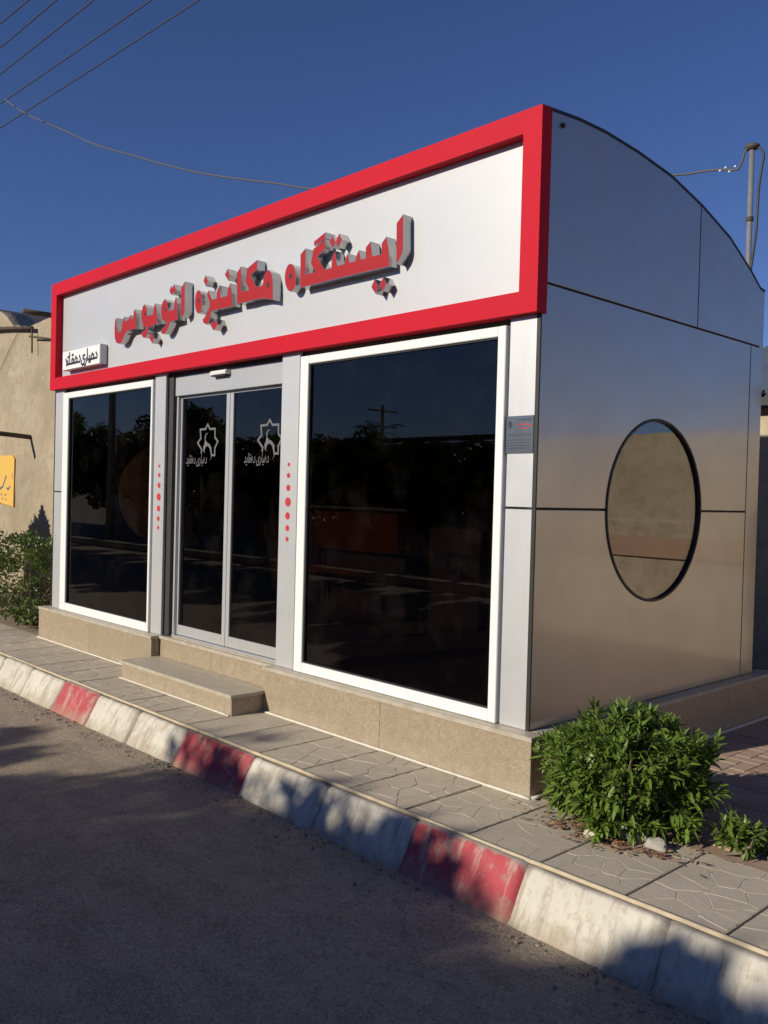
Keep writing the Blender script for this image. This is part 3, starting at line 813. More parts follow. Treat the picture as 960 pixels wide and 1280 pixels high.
LY = -0.066
def letters(ox, oy, s, polys):
    for poly in polys:
        hole = None
        if isinstance(poly, dict): hole = poly['hole']; poly = poly['p']
        pts = [on(ox + x / s, oy + y / s, 1, LY) for x, y in poly]
        pts = [Vector((p.x, 0.0118, p.z)) for p in pts]
        bm = bmesh.new(); prism(bm, pts, (0, LY - 0.0118, 0), 0, 1); fix(bm)
        # set the red face into a thin metal rim
        fr = [f for f in bm.faces if abs(f.calc_center_median().y - LY) < 1e-4 and f.material_index == 0]
        bmesh.ops.inset_region(bm, faces=fr, thickness=0.003, depth=0.0)
        for f in bm.faces:
            if f not in fr: f.material_index = 1
        o = obj('letter', bm, [M['letter_red'], M['letter_chrome']], sg)
        if hole:
            bm = bmesh.new()
            c = on(ox + hole[0] / s, oy + hole[1] / s, 1, LY); e = on(ox + (hole[0] + hole[2]) / s, oy + hole[1] / s, 1, LY); g = on(ox + hole[0] / s, oy + (hole[1] - hole[3]) / s, 1, LY)
            prism(bm, [Vector((c.x + (e.x - c.x) * math.cos(k * math.pi / 8), LY - 0.0002, c.z + (g.z - c.z) * math.sin(k * math.pi / 8))) for k in range(16)], (0, -0.001, 0)); fix(bm)
            obj('letter_counter', bm, M['print_black'], sg)
def ell(cx, cy, rx, ry): return [(cx + rx * math.cos(k * math.pi / 12), cy + ry * math.sin(k * math.pi / 12)) for k in range(24)]
letters(340, 255, 5.053, [
    [(787, 122), (829, 64), (829, 280), (822, 312), (808, 345), (785, 380)],
    [(178, 530), (180, 318), (212, 280), (212, 446), (272, 428), (245, 374), (262, 283), (338, 222), (338, 284), (286, 332), (331, 415), (375, 402), (378, 340), (397, 295), (412, 390), (455, 379), (468, 332), (480, 312), (490, 368), (525, 361), (538, 312), (551, 290), (562, 351), (592, 343), (592, 275), (622, 236), (635, 330), (692, 315), (692, 250), (722, 205), (735, 268), (741, 330), (741, 393), (600, 428), (400, 475)],
    {'p': ell(117, 465, 36, 88), 'hole': (117, 455, 9, 19)},
    [(265, 238), (338, 178), (338, 218), (266, 264)],
    [(383, 200), (402, 240), (386, 280), (364, 243)], [(424, 186), (442, 225), (421, 277), (404, 238)],
    [(648, 475), (670, 512), (656, 570), (627, 525)], [(703, 460), (724, 502), (702, 552), (678, 512)]])
letters(235, 310, 7.385, [
    {'p': ell(97, 497, 34, 108), 'hole': (97, 487, 9, 20)},
    {'p': [(452, 517), (450, 230), (490, 170), (490, 403), (566, 386), (527, 312), (545, 190), (638, 110), (640, 198), (577, 252), (632, 358), (688, 345), (700, 265), (722, 215), (742, 200), (766, 222), (781, 280), (785, 380), (783, 480), (740, 470), (690, 466), (600, 482), (540, 500)], 'hole': (738, 338, 11, 26)},
    [(135, 662), (158, 630), (182, 590), (198, 545), (200, 505), (174, 428), (188, 390), (222, 476), (262, 465), (268, 392), (290, 345), (300, 456), (362, 441), (370, 375), (388, 325), (406, 420), (412, 537), (270, 572), (215, 584), (205, 640), (190, 697), (165, 706), (140, 688)],
    [(365, 192), (384, 245), (372, 302), (340, 247)], [(162, 253), (187, 300), (165, 354), (142, 302)],
    [(225, 678), (242, 692), (262, 656), (276, 706), (250, 748), (232, 758), (208, 712)]])
letters(130, 340, 7.385, [
    [(712, 150), (746, 88), (746, 360), (738, 395), (710, 420)],
    {'p': [(526, 560), (525, 540), (555, 505), (580, 480), (578, 462), (535, 442), (527, 380), (530, 310), (547, 264), (565, 250), (582, 275), (592, 356), (645, 346), (650, 275), (663, 233), (676, 290), (681, 440), (612, 462), (597, 505), (578, 545), (560, 570), (540, 572)], 'hole': (565, 342, 7, 16)},
    [(604, 178), (618, 128), (632, 152), (645, 112), (667, 165), (650, 202), (634, 190), (621, 210)],
    {'p': [(344, 575), (350, 550), (374, 545), (385, 512), (360, 492), (346, 440), (345, 370), (359, 316), (375, 298), (392, 325), (402, 402), (452, 393), (460, 320), (470, 288), (483, 320), (496, 472), (406, 516), (402, 570), (382, 608), (360, 606)], 'hole': (378, 390, 7, 16)},
    [(432, 556), (460, 612), (445, 658), (418, 612)],
    [(104, 440), (118, 424), (117, 480), (120, 542), (140, 563), (158, 538), (170, 470), (180, 425), (188, 412), (194, 456), (224, 441), (238, 400), (245, 398), (251, 440), (269, 430), (275, 360), (285, 343), (298, 380), (298, 522), (218, 541), (192, 575), (166, 642), (140, 664), (112, 652), (98, 600), (97, 510)]])
# dark gaps in the side of the mast: name board
NX0, NX1, NZ0, NZ1 = on(78, 440, 1, -0.068).x, -4.992, 2.703, 2.889
nb = obj('name_board', B((NX0, -0.062, NZ0), (NX1, 0.0115, NZ1), 0.003), M['silver_profile'], sg)
obj('name_board_face', B((NX0 + 0.004, -0.0645, NZ0 + 0.004), (NX1 - 0.004, -0.0622, NZ1 - 0.004)), M['frame_white'], sg)
bm = bmesh.new()
ZN = lambda L: [(on(70 + x / 12, 420 + y / 12, 1, -0.0646).x, on(70 + x / 12, 420 + y / 12, 1, -0.0646).z) for x, y in L]
for L in ([(600, 242), (618, 285), (614, 322), (585, 330)], [(572, 335), (530, 345), (528, 300), (545, 262), (568, 290), (560, 332)], [(530, 345), (503, 350), (503, 298)], [(493, 390), (499, 388)], [(510, 384), (516, 382)],
          [(503, 350), (474, 356), (471, 195)], [(452, 328), (456, 380), (442, 425), (425, 442)], [(434, 282), (406, 300), (406, 335), (430, 352), (420, 410), (396, 436), (380, 412), (384, 365)],
          [(350, 295), (366, 340), (358, 385), (334, 390)], [(324, 392), (285, 402), (285, 350), (300, 310), (318, 345), (312, 388)], [(285, 402), (242, 412), (238, 362), (250, 335), (264, 362), (258, 405)], [(240, 288), (246, 286)], [(256, 284), (262, 282)],
          [(242, 412), (207, 420), (205, 255)], [(207, 420), (182, 426), (180, 368)], [(184, 330), (178, 318), (190, 312)], [(182, 426), (158, 437), (164, 395), (148, 350)]):
    stroke(bm, ZN(L), 0.022, -0.0647, 0.0008)
obj('lettering', fix(bm), M['print_black'], sg)['kind'] = 'stuff'

# small bolt high on the gable
bm = bmesh.new(); c = on(703, 157, 0, 0.0)
prism(bm, [Vector((0.0003, c.y + 0.014 * math.cos(k * math.pi / 3), c.z + 0.014 * math.sin(k * math.pi / 3))) for k in range(6)], (0.012, 0, 0))
obj('bolt', fix(bm), M['rusty_pipe'], root)

# seat row inside, dim behind the tinted glass
bn = empty('waiting_bench', (-3.9, 2.2, ZB + 0.004)); tag(bn, 'orange framed waiting bench inside against the back wall', 'bench')
obj('backrest', B((-4.9, 2.46, 0.95), (-3.3, 2.50, 1.38), 0.006), M['inner_orange'], bn)
obj('seat', B((-4.9, 2.05, 0.74), (-3.3, 2.5 - 0.041, 0.78), 0.006), M['inner_orange'], bn)
for x in (-4.85, -3.37):
    obj('leg', B((x, 2.08, ZB + 0.0045), (x + 0.04, 2.12, 0.7395)), M['galvanized'], bn); obj('leg', B((x, 2.461, ZB + 0.0045), (x + 0.04, 2.499, 0.9495)), M['galvanized'], bn)

# service mast behind the shelter
MX, MY = -0.235, 2.89
mast = empty('service_mast', (MX, MY, -0.03)); tag(mast, 'slim galvanized cable mast standing behind the shelter roof', 'mast')
bm = bmesh.new(); tube(bm, [(MX, MY, -0.05), (MX, MY, 4.27)], 0.0205, 14); obj('pole', bm, M['galvanized'], mast, True)
bm = bmesh.new(); bmesh.ops.create_uvsphere(bm, u_segments=12, v_segments=6, radius=1, matrix=Matrix.Translation((MX, MY, 4.285)) @ Matrix.Diagonal((0.06, 0.05, 0.028, 1))); obj('cap', bm, M['rusty_pipe'], mast, True)
for z in (3.72, 3.1): bm = bmesh.new(); tube(bm, [(MX, MY, z), (MX, MY, z + 0.03)], 0.029, 14); obj('clamp', bm, M['rusty_pipe'], mast)


def smooth_path(pts, n=6):
    pts = [Vector(p) for p in pts]; out = []
    for i in range(len(pts) - 1):
        p0, p1, p2, p3 = pts[max(i - 1, 0)], pts[i], pts[i + 1], pts[min(i + 2, len(pts) - 1)]
        for k in range(n):
            t_ = k / n
            out.append(0.5 * (2 * p1 + (p2 - p0) * t_ + (2 * p0 - 5 * p1 + 4 * p2 - p3) * t_ ** 2 + (3 * p1 - p0 - 3 * p2 + p3) * t_ ** 3))
    return out + [pts[-1]]


bm = bmesh.new()
tube(bm, smooth_path([(MX, MY, 4.29)] + [on(a, b_, 1, MY) for a, b_ in ((948, 184), (954.5, 192), (952.5, 208), (948.5, 235), (947, 260), (945, 290), (941, 320), (937, 345))]), 0.0095, 6)
obj('drop_cable', bm, M['cable_black'], mast, True)

# utility poles and overhead lines
WZ = 6.5
wy = [(0.94, -0.025), (0.575, -0.025), (0.20, -0.016), (-0.06, 0.0), (-0.255, 0.0)]
WIRES = []
for (a, b) in (((0, 160), (258, 0)), ((0, 130), (195, 0)), ((0, 93), (120, 0)), ((0, 60), (72, 0)), ((0, 30), (38, 0))):
    p, q = on(*a, 2, WZ), on(*b, 2, WZ); k = (q.y - p.y) / (q.x - p.x); WIRES.append((p, k))
PX0, PX1 = -34.0, 12.0
def wire_at(i, x):
    p, k = WIRES[i]; k = max(min(k, 0.05), 0.02)
    s = (x - PX0) / (PX1 - PX0); sag = 0.45 * (4 * s * (1 - s)); sp = (p.x - PX0) / (PX1 - PX0); sag0 = 0.45 * (4 * sp * (1 - sp))
    return Vector((x, p.y + k * (x - p.x), WZ - sag + sag0))
for i in range(5):
    bm = bmesh.new(); tube(bm, [wire_at(i, PX0 + (PX1 - PX0) * k / 60) for k in range(61)], 0.0075, 6)
    tag(obj('power_line', bm, M['cable_black'], None, True), ('power line on the house end of the crossarms, crossing the hanging service cable', 'power line where the grey service cable branches off', 'middle one of the five overhead power lines', 'power line next to the outermost one on the road side', 'outermost power line on the road side of the crossarms')[i], 'power line', 'overhead power lines along the road')
def utility_pole(x, y, h, label, dy=0.0, cross=True):
    r = empty('utility_pole', (x, y, -0.03)); tag(r, label, 'utility pole')
    bm = bmesh.new(); tube(bm, [(x, y, -0.06), (x, y, h)], [0.15, 0.085], 12); obj('pole', bm, M['concrete_pole'], r, True)
    if cross:
        for z in (h - 0.35, h - 1.1): obj('crossarm', B((x - 0.04, y - 0.95, z), (x + 0.04, y + 0.95, z + 0.09), 0.01), M['galvanized'], r)
    return r
for px_ in (PX0, PX1):
    ys_ = [wire_at(i, px_).y for i in range(5)]; yc = sum(ys_) / 5; zt = wire_at(0, px_).z
    r = empty('utility_pole', (px_ + 0.2, yc, -0.03)); tag(r, 'concrete utility pole carrying the five power lines, far down the road' if px_ < 0 else 'concrete utility pole carrying the five power lines, past the paved yard', 'utility pole')
    bm = bmesh.new(); tube(bm, [(px_ + 0.2, yc, -0.06), (px_ + 0.2, yc, zt + 0.5)], [0.16, 0.09], 12); obj('pole', bm, M['concrete_pole'], r, True)
    obj('crossarm', B((px_ + 0.0, min(ys_) - 0.15, zt - 0.14), (px_ + 0.10, max(ys_) + 0.15, zt - 0.06), 0.008), M['galvanized'], r)
    for y in ys_: bm = bmesh.new(); tube(bm, [(px_ + 0.05, y, zt - 0.06), (px_ + 0.05, y, zt + 0.02)], [0.03, 0.02], 8); obj('insulator', bm, M['porcelain'], r, True)
# service cable from the lines to the mast
p0 = on(6, 124, 2, WZ); pm1 = on(905, 212, 1, MY)
pix = [(6, 124), (34, 143), (80, 163), (120, 181), (165, 194), (210, 207), (260, 218), (310, 225), (350, 230), (398, 236.5)]
N = len(pix); path = []
end = on(398, 236.5, 1, 1.9)
for i, (a, b) in enumerate(pix):
    d = ray(a, b); s = i / (N - 1)
    # distance runs evenly from the line overhead to the shelter's back edge
    y = p0.y + (end.y - p0.y) * s
    if i == 0: path.append(p0)
    else:
        L0 = (p0 - CAM_POS).dot(AX_F); L1 = (end - CAM_POS).dot(AX_F); path.append(CAM_POS + d * (L0 + (L1 - L0) * s))
m1 = on(843, 219, 1, MY - 0.05)
path += [path[-1].lerp(m1, 0.35) - Vector((0, 0, 0.05)), path[-1].lerp(m1, 0.7) - Vector((0, 0, 0.04)), m1] + [on(a, b, 1, MY - 0.03) for a, b in ((868, 216), (888, 213), (905, 212), (921, 212), (927, 203), (932, 188), (937, 184.5))]
bm = bmesh.new(); tube(bm, smooth_path(path, 5), 0.0085, 6)
sc = obj('service_cable', bm, M['cable_grey'], None, True); tag(sc, 'sagging grey service cable running from the power lines to the cable mast', 'cable')
for a, b in ((900, 213.5), (907, 209.5), (911.5, 214.5), (919, 208)):
    bm = bmesh.new(); c = on(a, b, 1, MY - 0.035)
    bmesh.ops.create_uvsphere(bm, u_segments=8, v_segments=6, radius=0.0085, matrix=Matrix.Translation(c) @ Matrix.Diagonal((1.2, 1, 0.9, 1))); obj('connector', bm, M['porcelain'], sc, True)

# ------------------------------------------------------------------ mud plastered house wall at the left
WY = 1.2
prof_top = [(-30, 4.1), (-16, 4.15), (-12, 4.2), (on(0, 389, 1, WY).x, on(0, 389, 1, WY).z), (on(5, 392, 1, WY).x, on(5, 392, 1, WY).z), (on(10, 397, 1, WY).x, on(10, 397, 1, WY).z), (on(18, 407, 1, WY).x, on(18, 408, 1, WY).z),
            (on(40, 407, 1, WY).x, on(40, 407, 1, WY).z), (on(52, 401, 1, WY).x, on(52, 401, 1, WY).z), (on(66, 394, 1, WY).x, on(66, 394, 1, WY).z), (-8.2, 4.0), (-6.5, 4.02)]
def top_z(x):
    for (a, za), (b, zb) in zip(prof_top, prof_top[1:]):
        if x <= b: return za + (zb - za) * (x - a) / (b - a)
    return prof_top[-1][1]
bm = bmesh.new()
xs = spaced([(-30, 1), (-13, 17), (-11.4, 8), (-8.4, 60), (-6.5, 14)]); nz = 60
F = []
for j in range(nz + 1):
    row = []
    for x in xs:
        z = -0.1 + (top_z(x) + 0.02 * noise.noise(Vector((x * 5, 0, 0))) + 0.1) * j / nz
        row.append(bm.verts.new((x, WY + 0.022 * noise.noise(Vector((x * 0.9, 1, z * 0.9))) + 0.007 * noise.noise(Vector((x * 4, 2, z * 4))), z)))
    F.append(row)
for j in range(nz):
    for i in range(len(xs) - 1): bm.faces.new((F[j][i], F[j][i + 1], F[j + 1][i + 1], F[j + 1][i]))
topv = [bm.verts.new(v.co) for v in F[nz]]
back = [[bm.verts.new((v.co.x, WY + 0.4, v.co.z + (0.0 if k else 0))) for v in F[r]] for k, r in ((1, nz), (0, 0))]
for i in range(len(xs) - 1):
    bm.faces.new((topv[i], topv[i + 1], back[0][i + 1], back[0][i])); bm.faces.new((back[0][i], back[0][i + 1], back[1][i + 1], back[1][i]))
bm.faces.new([F[j][-1] for j in range(nz + 1)] + [back[0][-1], back[1][-1]])
fix(bm)
wall = empty('mud_wall', (-12, WY + 0.2, 0)); tag(wall, 'tall tan mud plaster wall with uneven top and rusty spouts', 'wall')
obj('plaster', bm, M['mud_plaster'], wall, True)
def spout(px, py, ln, r, drop=0.0, side=0.0):
    b = on(px, py, 1, WY)
    bm = bmesh.new(); tube(bm, [b + Vector((0, 0.1, 0)), b + Vector((side, -ln, drop))], r, 10); obj('spout', bm, M['rusty_pipe'], wall, True)
spout(66, 394.5, 0.40, 0.035, 0.0)
spout(38, 547, 0.75, 0.034, 0.05)
pa, pb, pc = on(-60, 412, 1, WY - 0.07), on(40, 410, 1, WY - 0.07), on(40, 441, 1, WY - 0.07)
bm = bmesh.new(); tube(bm, [pa, pb], 0.028, 10); obj('rail_pipe', bm, M['rusty_pipe'], wall, True)
bm = bmesh.new(); tube(bm, [pb, pc], 0.012, 8); obj('drop_rod', bm, M['rusty_pipe'], wall, True)
bm = bmesh.new(); tube(bm, [on(37, 420.5, 1, WY - 0.09), on(74, 425, 1, WY - 0.02)], 0.014, 8); obj('bracket', bm, M['rusty_pipe'], wall, True)
bm = bmesh.new(); tube(bm, smooth_path([on(22, 416, 1, WY - 0.03), on(10, 441, 1, WY - 0.03), on(-2, 467, 1, WY - 0.03)]), 0.004, 6); obj('loose_wire', bm, M['cable_black'], wall, True)
# yellow painted notice
ya, yb = on(-60, 572, 1, WY - 0.03), on(16.5, 634, 1, WY - 0.03)
bm = bmesh.new()
edge = [(ya.x, yb.z + 0.06), (yb.x - 0.5, yb.z + 0.05), (yb.x - 0.12, yb.z + 0.02), (yb.x, yb.z), (yb.x + 0.01, (ya.z + yb.z) / 2), (yb.x + 0.015, ya.z - 0.05), (yb.x - 0.05, ya.z), (ya.x, ya.z)]
prism(bm, [Vector((x, WY + 0.02, z)) for x, z in edge], (0, -0.052, 0)); fix(bm)
yp = obj('painted_notice', bm, M['yellow_paint'], wall)
bm = bmesh.new()
def YZ(L): return [(on(x / 8, 500 + y / 8, 1, WY - 0.03).x, on(x / 8, 500 + y / 8, 1, WY - 0.03).z) for x, y in L]
for L, w in (([(-40, 800), (-20, 870), (5, 885), (30, 865), (45, 820), (60, 770)], 0.035), ([(70, 880), (85, 895), (100, 865)], 0.03), ([(122, 780), (126, 740)], 0.02), ([(12, 940), (20, 945)], 0.025), ([(52, 945), (60, 950)], 0.025), ([(20, 985), (27, 988)], 0.022), ([(55, 995), (62, 1000)], 0.022), ([(60, 765), (66, 758)], 0.025), ([(-120, 820), (-90, 880), (-60, 860)], 0.03)):
    stroke(bm, YZ(L), w, WY - 0.0322, 0.001)
obj('notice_lettering', fix(bm), M['ink_blue'], wall)
# dark roof behind the wall
bm = bmesh.new(); a, b = on(4, 389, 1, 3.0), on(48, 405, 1, 3.0)
prism(bm, [Vector((a.x - 3, 3, a.z + 0.6)), Vector((a.x, 3, on(4, 393, 1, 3).z)), Vector((b.x, 3, b.z - 0.02)), Vector((b.x + 1.5, 3, b.z - 0.5)), Vector((b.x + 1.5, 3, b.z - 0.8)), Vector((a.x - 3, 3, b.z - 0.8))], (0, 3, 0)); fix(bm)
hut = empty('back_house', (a.x, 4.5, -0.03)); tag(hut, 'dark sloping roof house behind the mud wall', 'house')
obj('roof', bm, M['dark_roof'], hut)
obj('wall', B((a.x - 2.8, 3.2, -0.03), (b.x + 1.3, 5.8, b.z - 0.801)), M['grey_plaster'], hut)

# ------------------------------------------------------------------ house and yard wall behind
HY = 4.8
hs = empty('low_house', (-3, HY + 2, -0.03)); tag(hs, 'low plastered house with corrugated tin roof behind the shelter', 'house')
def rough_wall(x0, x1, y, z0, z1, th, name, mat, parent):
    bm = bmesh.new(); nx, nzz = max(2, int((x1 - x0) / 0.25)), 10; G_ = []
    for j in range(nzz + 1):
        G_.append([bm.verts.new((x0 + (x1 - x0) * i / nx, y + 0.015 * noise.noise(Vector((i * 0.4, j * 0.4, x0))), z0 + (z1 + (0.03 * noise.noise(Vector((i * 0.5, 0, 7))) if j == nzz else 0) - z0) * j / nzz)) for i in range(nx + 1)])
    for j in range(nzz):
        for i in range(nx): bm.faces.new((G_[j][i], G_[j][i + 1], G_[j + 1][i + 1], G_[j + 1][i]))
    bt = [bm.verts.new((v.co.x, y + th, v.co.z)) for v in G_[nzz]]; bb = [bm.verts.new((v.co.x, y + th, z0)) for v in G_[0]]
    for i in range(nx):
        bm.faces.new((G_[nzz][i], G_[nzz][i + 1], bt[i + 1], bt[i])); bm.faces.new((bt[i], bt[i + 1], bb[i + 1], bb[i]))
    bm.faces.new([G_[j][0] for j in range(nzz + 1)] + [bt[0], bb[0]]); bm.faces.new([G_[j][-1] for j in range(nzz + 1)] + [bt[-1], bb[-1]])
    return obj(name, fix(bm), mat, parent, False)
rough_wall(-6.5, 0.8, HY, -0.1, 2.49, 0.3, 'wall', M['tan_plaster'], hs)
obj('side_wall', B((0.5, HY + 0.301, -0.1), (0.8, HY + 4, 2.44)), M['tan_plaster'], hs)
obj('fascia', B((-6.7, HY - 0.2, 2.50), (0.9, HY - 0.12, 2.60)), M['dark_roof'], hs)
bm = bmesh.new(); nxr = 220
rr = []
for k, (y, z) in enumerate(((HY - 0.24, 2.605), (HY + 2.2, 3.45), (HY + 4.4, 2.6))):
    rr.append([(bm.verts.new((-6.75 + 7.72 * i / nxr, y, z + (0.018 if i % 2 else -0.018) + 0.02)), bm.verts.new((-6.75 + 7.72 * i / nxr, y, z + (0.018 if i % 2 else -0.018)))) for i in range(nxr + 1)])
for k in range(2):
    for i in range(nxr):
        for s in (0, 1): bm.faces.new((rr[k][i][s], rr[k][i + 1][s], rr[k + 1][i + 1][s], rr[k + 1][i][s]))
fix(bm); obj('roof', bm, M['tin_roof'], hs)
yw = empty('yard_wall', (5.5, HY + 0.4, -0.03)); tag(yw, 'pale tan boundary wall closing the red paved yard', 'wall')
rough_wall(0.83, 13, HY + 0.25, -0.1, 2.3, 0.3, 'plaster', M['tan_plaster'], yw)

# ------------------------------------------------------------------ plants
def leaf_mesh(L, W, bend, fold, seed=0):
    bm = bmesh.new(); n = 4; mid = []; lft = []; rgt = []
    for i in range(n + 1):
        s = i / n; w = W * (math.sin(math.pi * min(1, s * 0.92 + 0.06)) ** 0.9) * (1 - 0.25 * s) if 0 < i < n else W * 0.06
        x = L * s; z = -bend * L * s * s
        mid.append(bm.verts.new((x, 0, z - fold * w))); lft.append(bm.verts.new((x, w, z))); rgt.append(bm.verts.new((x, -w, z)))
    for i in range(n):
        bm.faces.new((mid[i], mid[i + 1], lft[i + 1], lft[i])); bm.faces.new((rgt[i], rgt[i + 1], mid[i + 1], mid[i]))
    me = bpy.data.meshes.new('leaf'); bm.to_mesh(me); bm.free()
    for p in me.polygons: p.use_smooth = True
    return me


LEAVES = [leaf_mesh(1, 0.17, 0.22, 0.35), leaf_mesh(1, 0.15, 0.42, 0.5), leaf_mesh(1, 0.2, 0.08, 0.3)]
LDATA = [([v.co.copy() for v in me.vertices], [tuple(p.vertices) for p in me.polygons]) for me in LEAVES]


def frame_from(d, roll):
    d = d.normalized(); up = Vector((0, 0, 1)) if abs(d.z) < 0.98 else Vector((1, 0, 0))
    y = up.cross(d).normalized(); z = d.cross(y)
    mt = Matrix((d, y, z)).transposed()
    return mt @ Matrix.Rotation(roll, 3, 'X')


def shoots_to_leaves(shoots, r, size):
    """shoots: (tip, axis, scale) -> list of (matrix, kind)"""
    out = []
    for tip, ax, sc in shoots:
        ax = ax.normalized(); n = r.randint(7, 12); a0 = r.uniform(0, 6.28)
        u = ax.orthogonal().normalized(); v = ax.cross(u)
        for i in range(n):
            s = i / n; a = a0 + i * 2.4
            el = math.radians(18 + 62 * s + r.uniform(-12, 12))
            d = (u * math.cos(a) + v * math.sin(a)) * math.sin(el) + ax * math.cos(el)
            base = tip - ax * (0.075 * s * sc)
            L = size * sc * r.uniform(0.75, 1.2) * (0.65 + 0.5 * s)
            mt = (frame_from(d, r.uniform(-0.5, 0.5))).to_4x4() @ Matrix.Diagonal((L, L, L, 1)); mt.translation = base
            out.append((mt, r.randrange(3)))
    return out


def leaves_mesh(items):
    vs, fs = [], []
    for mt, k in items:
        o = len(vs); V, Fc = LDATA[k]
        vs += [mt @ v for v in V]; fs += [tuple(i + o for i in f) for f in Fc]
    me = bpy.data.meshes.new('foliage'); me.from_pydata([tuple(v) for v in vs], [], fs); me.update()
    for p in me.polygons: p.use_smooth = True
    return me


for me in LEAVES: me.materials.append(M['shrub_leaf'])


def shrub(name, label, c, rx, ry, h, nshoots, size, seed, singles=0, mat='shrub_leaf', zmin=0.06):
    r = random.Random(seed); root_ = empty(name, (c[0], c[1], c[2])); tag(root_, label, 'shrub')
    shoots = []; stems = bmesh.new()
    base = Vector(c)
    while len(shoots) < nshoots:
        d = Vector((r.gauss(0, 1), r.gauss(0, 1), r.gauss(0.25, 0.9))).normalized()
        if d.z < -0.75: continue
        lump = 1 + 0.34 * noise.noise(d * 2.3 + Vector((seed, 0, 0))) + 0.16 * noise.noise(d * 6)
        k = r.uniform(0.82, 1.03) if r.random() < 0.8 else r.uniform(0.5, 0.8)
        p = Vector((d.x * rx * lump * k, d.y * ry * lump * k, h * 0.44 + d.z * h * 0.56 * lump * k))
        if p.z < zmin: p.z = zmin + r.uniform(0, 0.05)
        ax = (Vector((d.x, d.y, d.z + 0.55)) + Vector((r.gauss(0, 0.3), r.gauss(0, 0.3), r.gauss(0, 0.3)))).normalized()
        shoots.append((base + p, ax, r.uniform(0.75, 1.2)))
        if r.random() < 0.3:
            q = base + Vector((r.uniform(-0.08, 0.08), r.uniform(-0.08, 0.08), -0.02)); md = q.lerp(base + p, 0.55) + Vector((r.gauss(0, 0.03), r.gauss(0, 0.03), 0.02))
            tube(stems, [q, md, base + p], [0.009, 0.006, 0.003], 5)
    items = shoots_to_leaves(shoots, r, size)
    obj('stems', stems, M['bark'], root_, True)
    if singles:
        items.sort(key=lambda it: -(it[0].translation - CAM_POS).normalized().dot((Vector(c) + Vector((0, 0, h * 0.4)) - it[0].translation).normalized()) )
        items.sort(key=lambda it: (it[0].translation - CAM_POS).length - 0.25 * it[0].translation.z)
        for mt, k in items[:singles]:
            o = bpy.data.objects.new('leaf', LEAVES[k]); COL.objects.link(o); o.parent = root_
            mm = mt.copy(); mm.translation = mt.translation - root_.location; o.matrix_local = mm
        items = items[singles:]
    f = obj('foliage', leaves_mesh(items), M[mat], root_); f['kind'] = 'stuff'
    return root_


shrub('leafy_shrub', 'low dense green shrub with glossy pointed leaves at the shelter corner', (0.60, 0.02, 0.0), 0.395, 0.40, 0.54, 600, 0.078, 11, 300, zmin=0.03)
shrub('small_seedling', 'small green seedling sprouting at the pavement edge beyond the shrub', (1.12, 0.07, 0.0), 0.11, 0.10, 0.17, 42, 0.062, 4, zmin=0.02)
shrub('small_seedling', 'small leafy seedling on the red pavers past its taller neighbour', (1.27, 0.2, 0.0), 0.11, 0.10, 0.15, 40, 0.06, 7, zmin=0.02)


def small_leaf_shrub(name, label, c, rx, ry, h, n, size, seed, cone=0.0, mat='hedge_leaf'):
    r = random.Random(seed); root_ = empty(name, c); tag(root_, label, 'shrub'); base = Vector(c)
    stems = bmesh.new(); tips = []
    for i in range(26):
        a = r.uniform(0, 6.28); k = math.sqrt(r.random()); zt = h * r.uniform(0.45, 1.0) * (1 - 0.35 * k)
        w = 1 - cone * zt / h
        p = base + Vector((math.cos(a) * rx * k * w, math.sin(a) * ry * k * w, zt))
        q = base + Vector((r.uniform(-0.1, 0.1), r.uniform(-0.08, 0.08), -0.04)); md = q.lerp(p, 0.5) + Vector((r.gauss(0, 0.05), r.gauss(0, 0.05), 0))
        tube(stems, [q, md, p], [0.012, 0.008, 0.003], 5); tips.append((q, md, p))
    items = []
    for i in range(n):
        d = Vector((r.gauss(0, 1), r.gauss(0, 1), r.gauss(0.1, 1))).normalized(); k = r.uniform(0.55, 1) ** 0.5
        lump = 1 + 0.35 * noise.noise(d * 2.0 + Vector((seed, 3, 0))) + 0.15 * noise.noise(d * 5)
        z = h * 0.52 + d.z * h * 0.48 * k * lump; w = 1 - cone * max(0, z) / h
        p = base + Vector((d.x * rx * k * lump * w, d.y * ry * k * lump * w, max(0.03, z)))
        if noise.noise(p * 5.5) < (-0.18 if cone == 0 else -0.6): continue
        dd = (d + Vector((r.gauss(0, 0.7), r.gauss(0, 0.7), r.gauss(0.3, 0.6)))).normalized()
        L = size * r.uniform(0.6, 1.3); mt = frame_from(dd, r.uniform(-1, 1)).to_4x4() @ Matrix.Diagonal((L, L * 1.5, L, 1)); mt.translation = p
        items.append((mt, r.randrange(3)))
    obj('stems', stems, M['bark'], root_, True)
    f = obj('foliage', leaves_mesh(items), M[mat], root_); f['kind'] = 'stuff'
    return root_


small_leaf_shrub('dusty_shrub', 'dusty loose shrub beside the shelter end, below the mud wall', (-7.25, 0.22, -0.03), 0.72, 0.5, 1.02, 8000, 0.05, 21)
small_leaf_shrub('dusty_shrub', 'tall tapering shrub along the mud wall, further down the road', (-9.55, 0.35, -0.03), 0.75, 0.4, 1.5, 14000, 0.07, 22, 0.55)

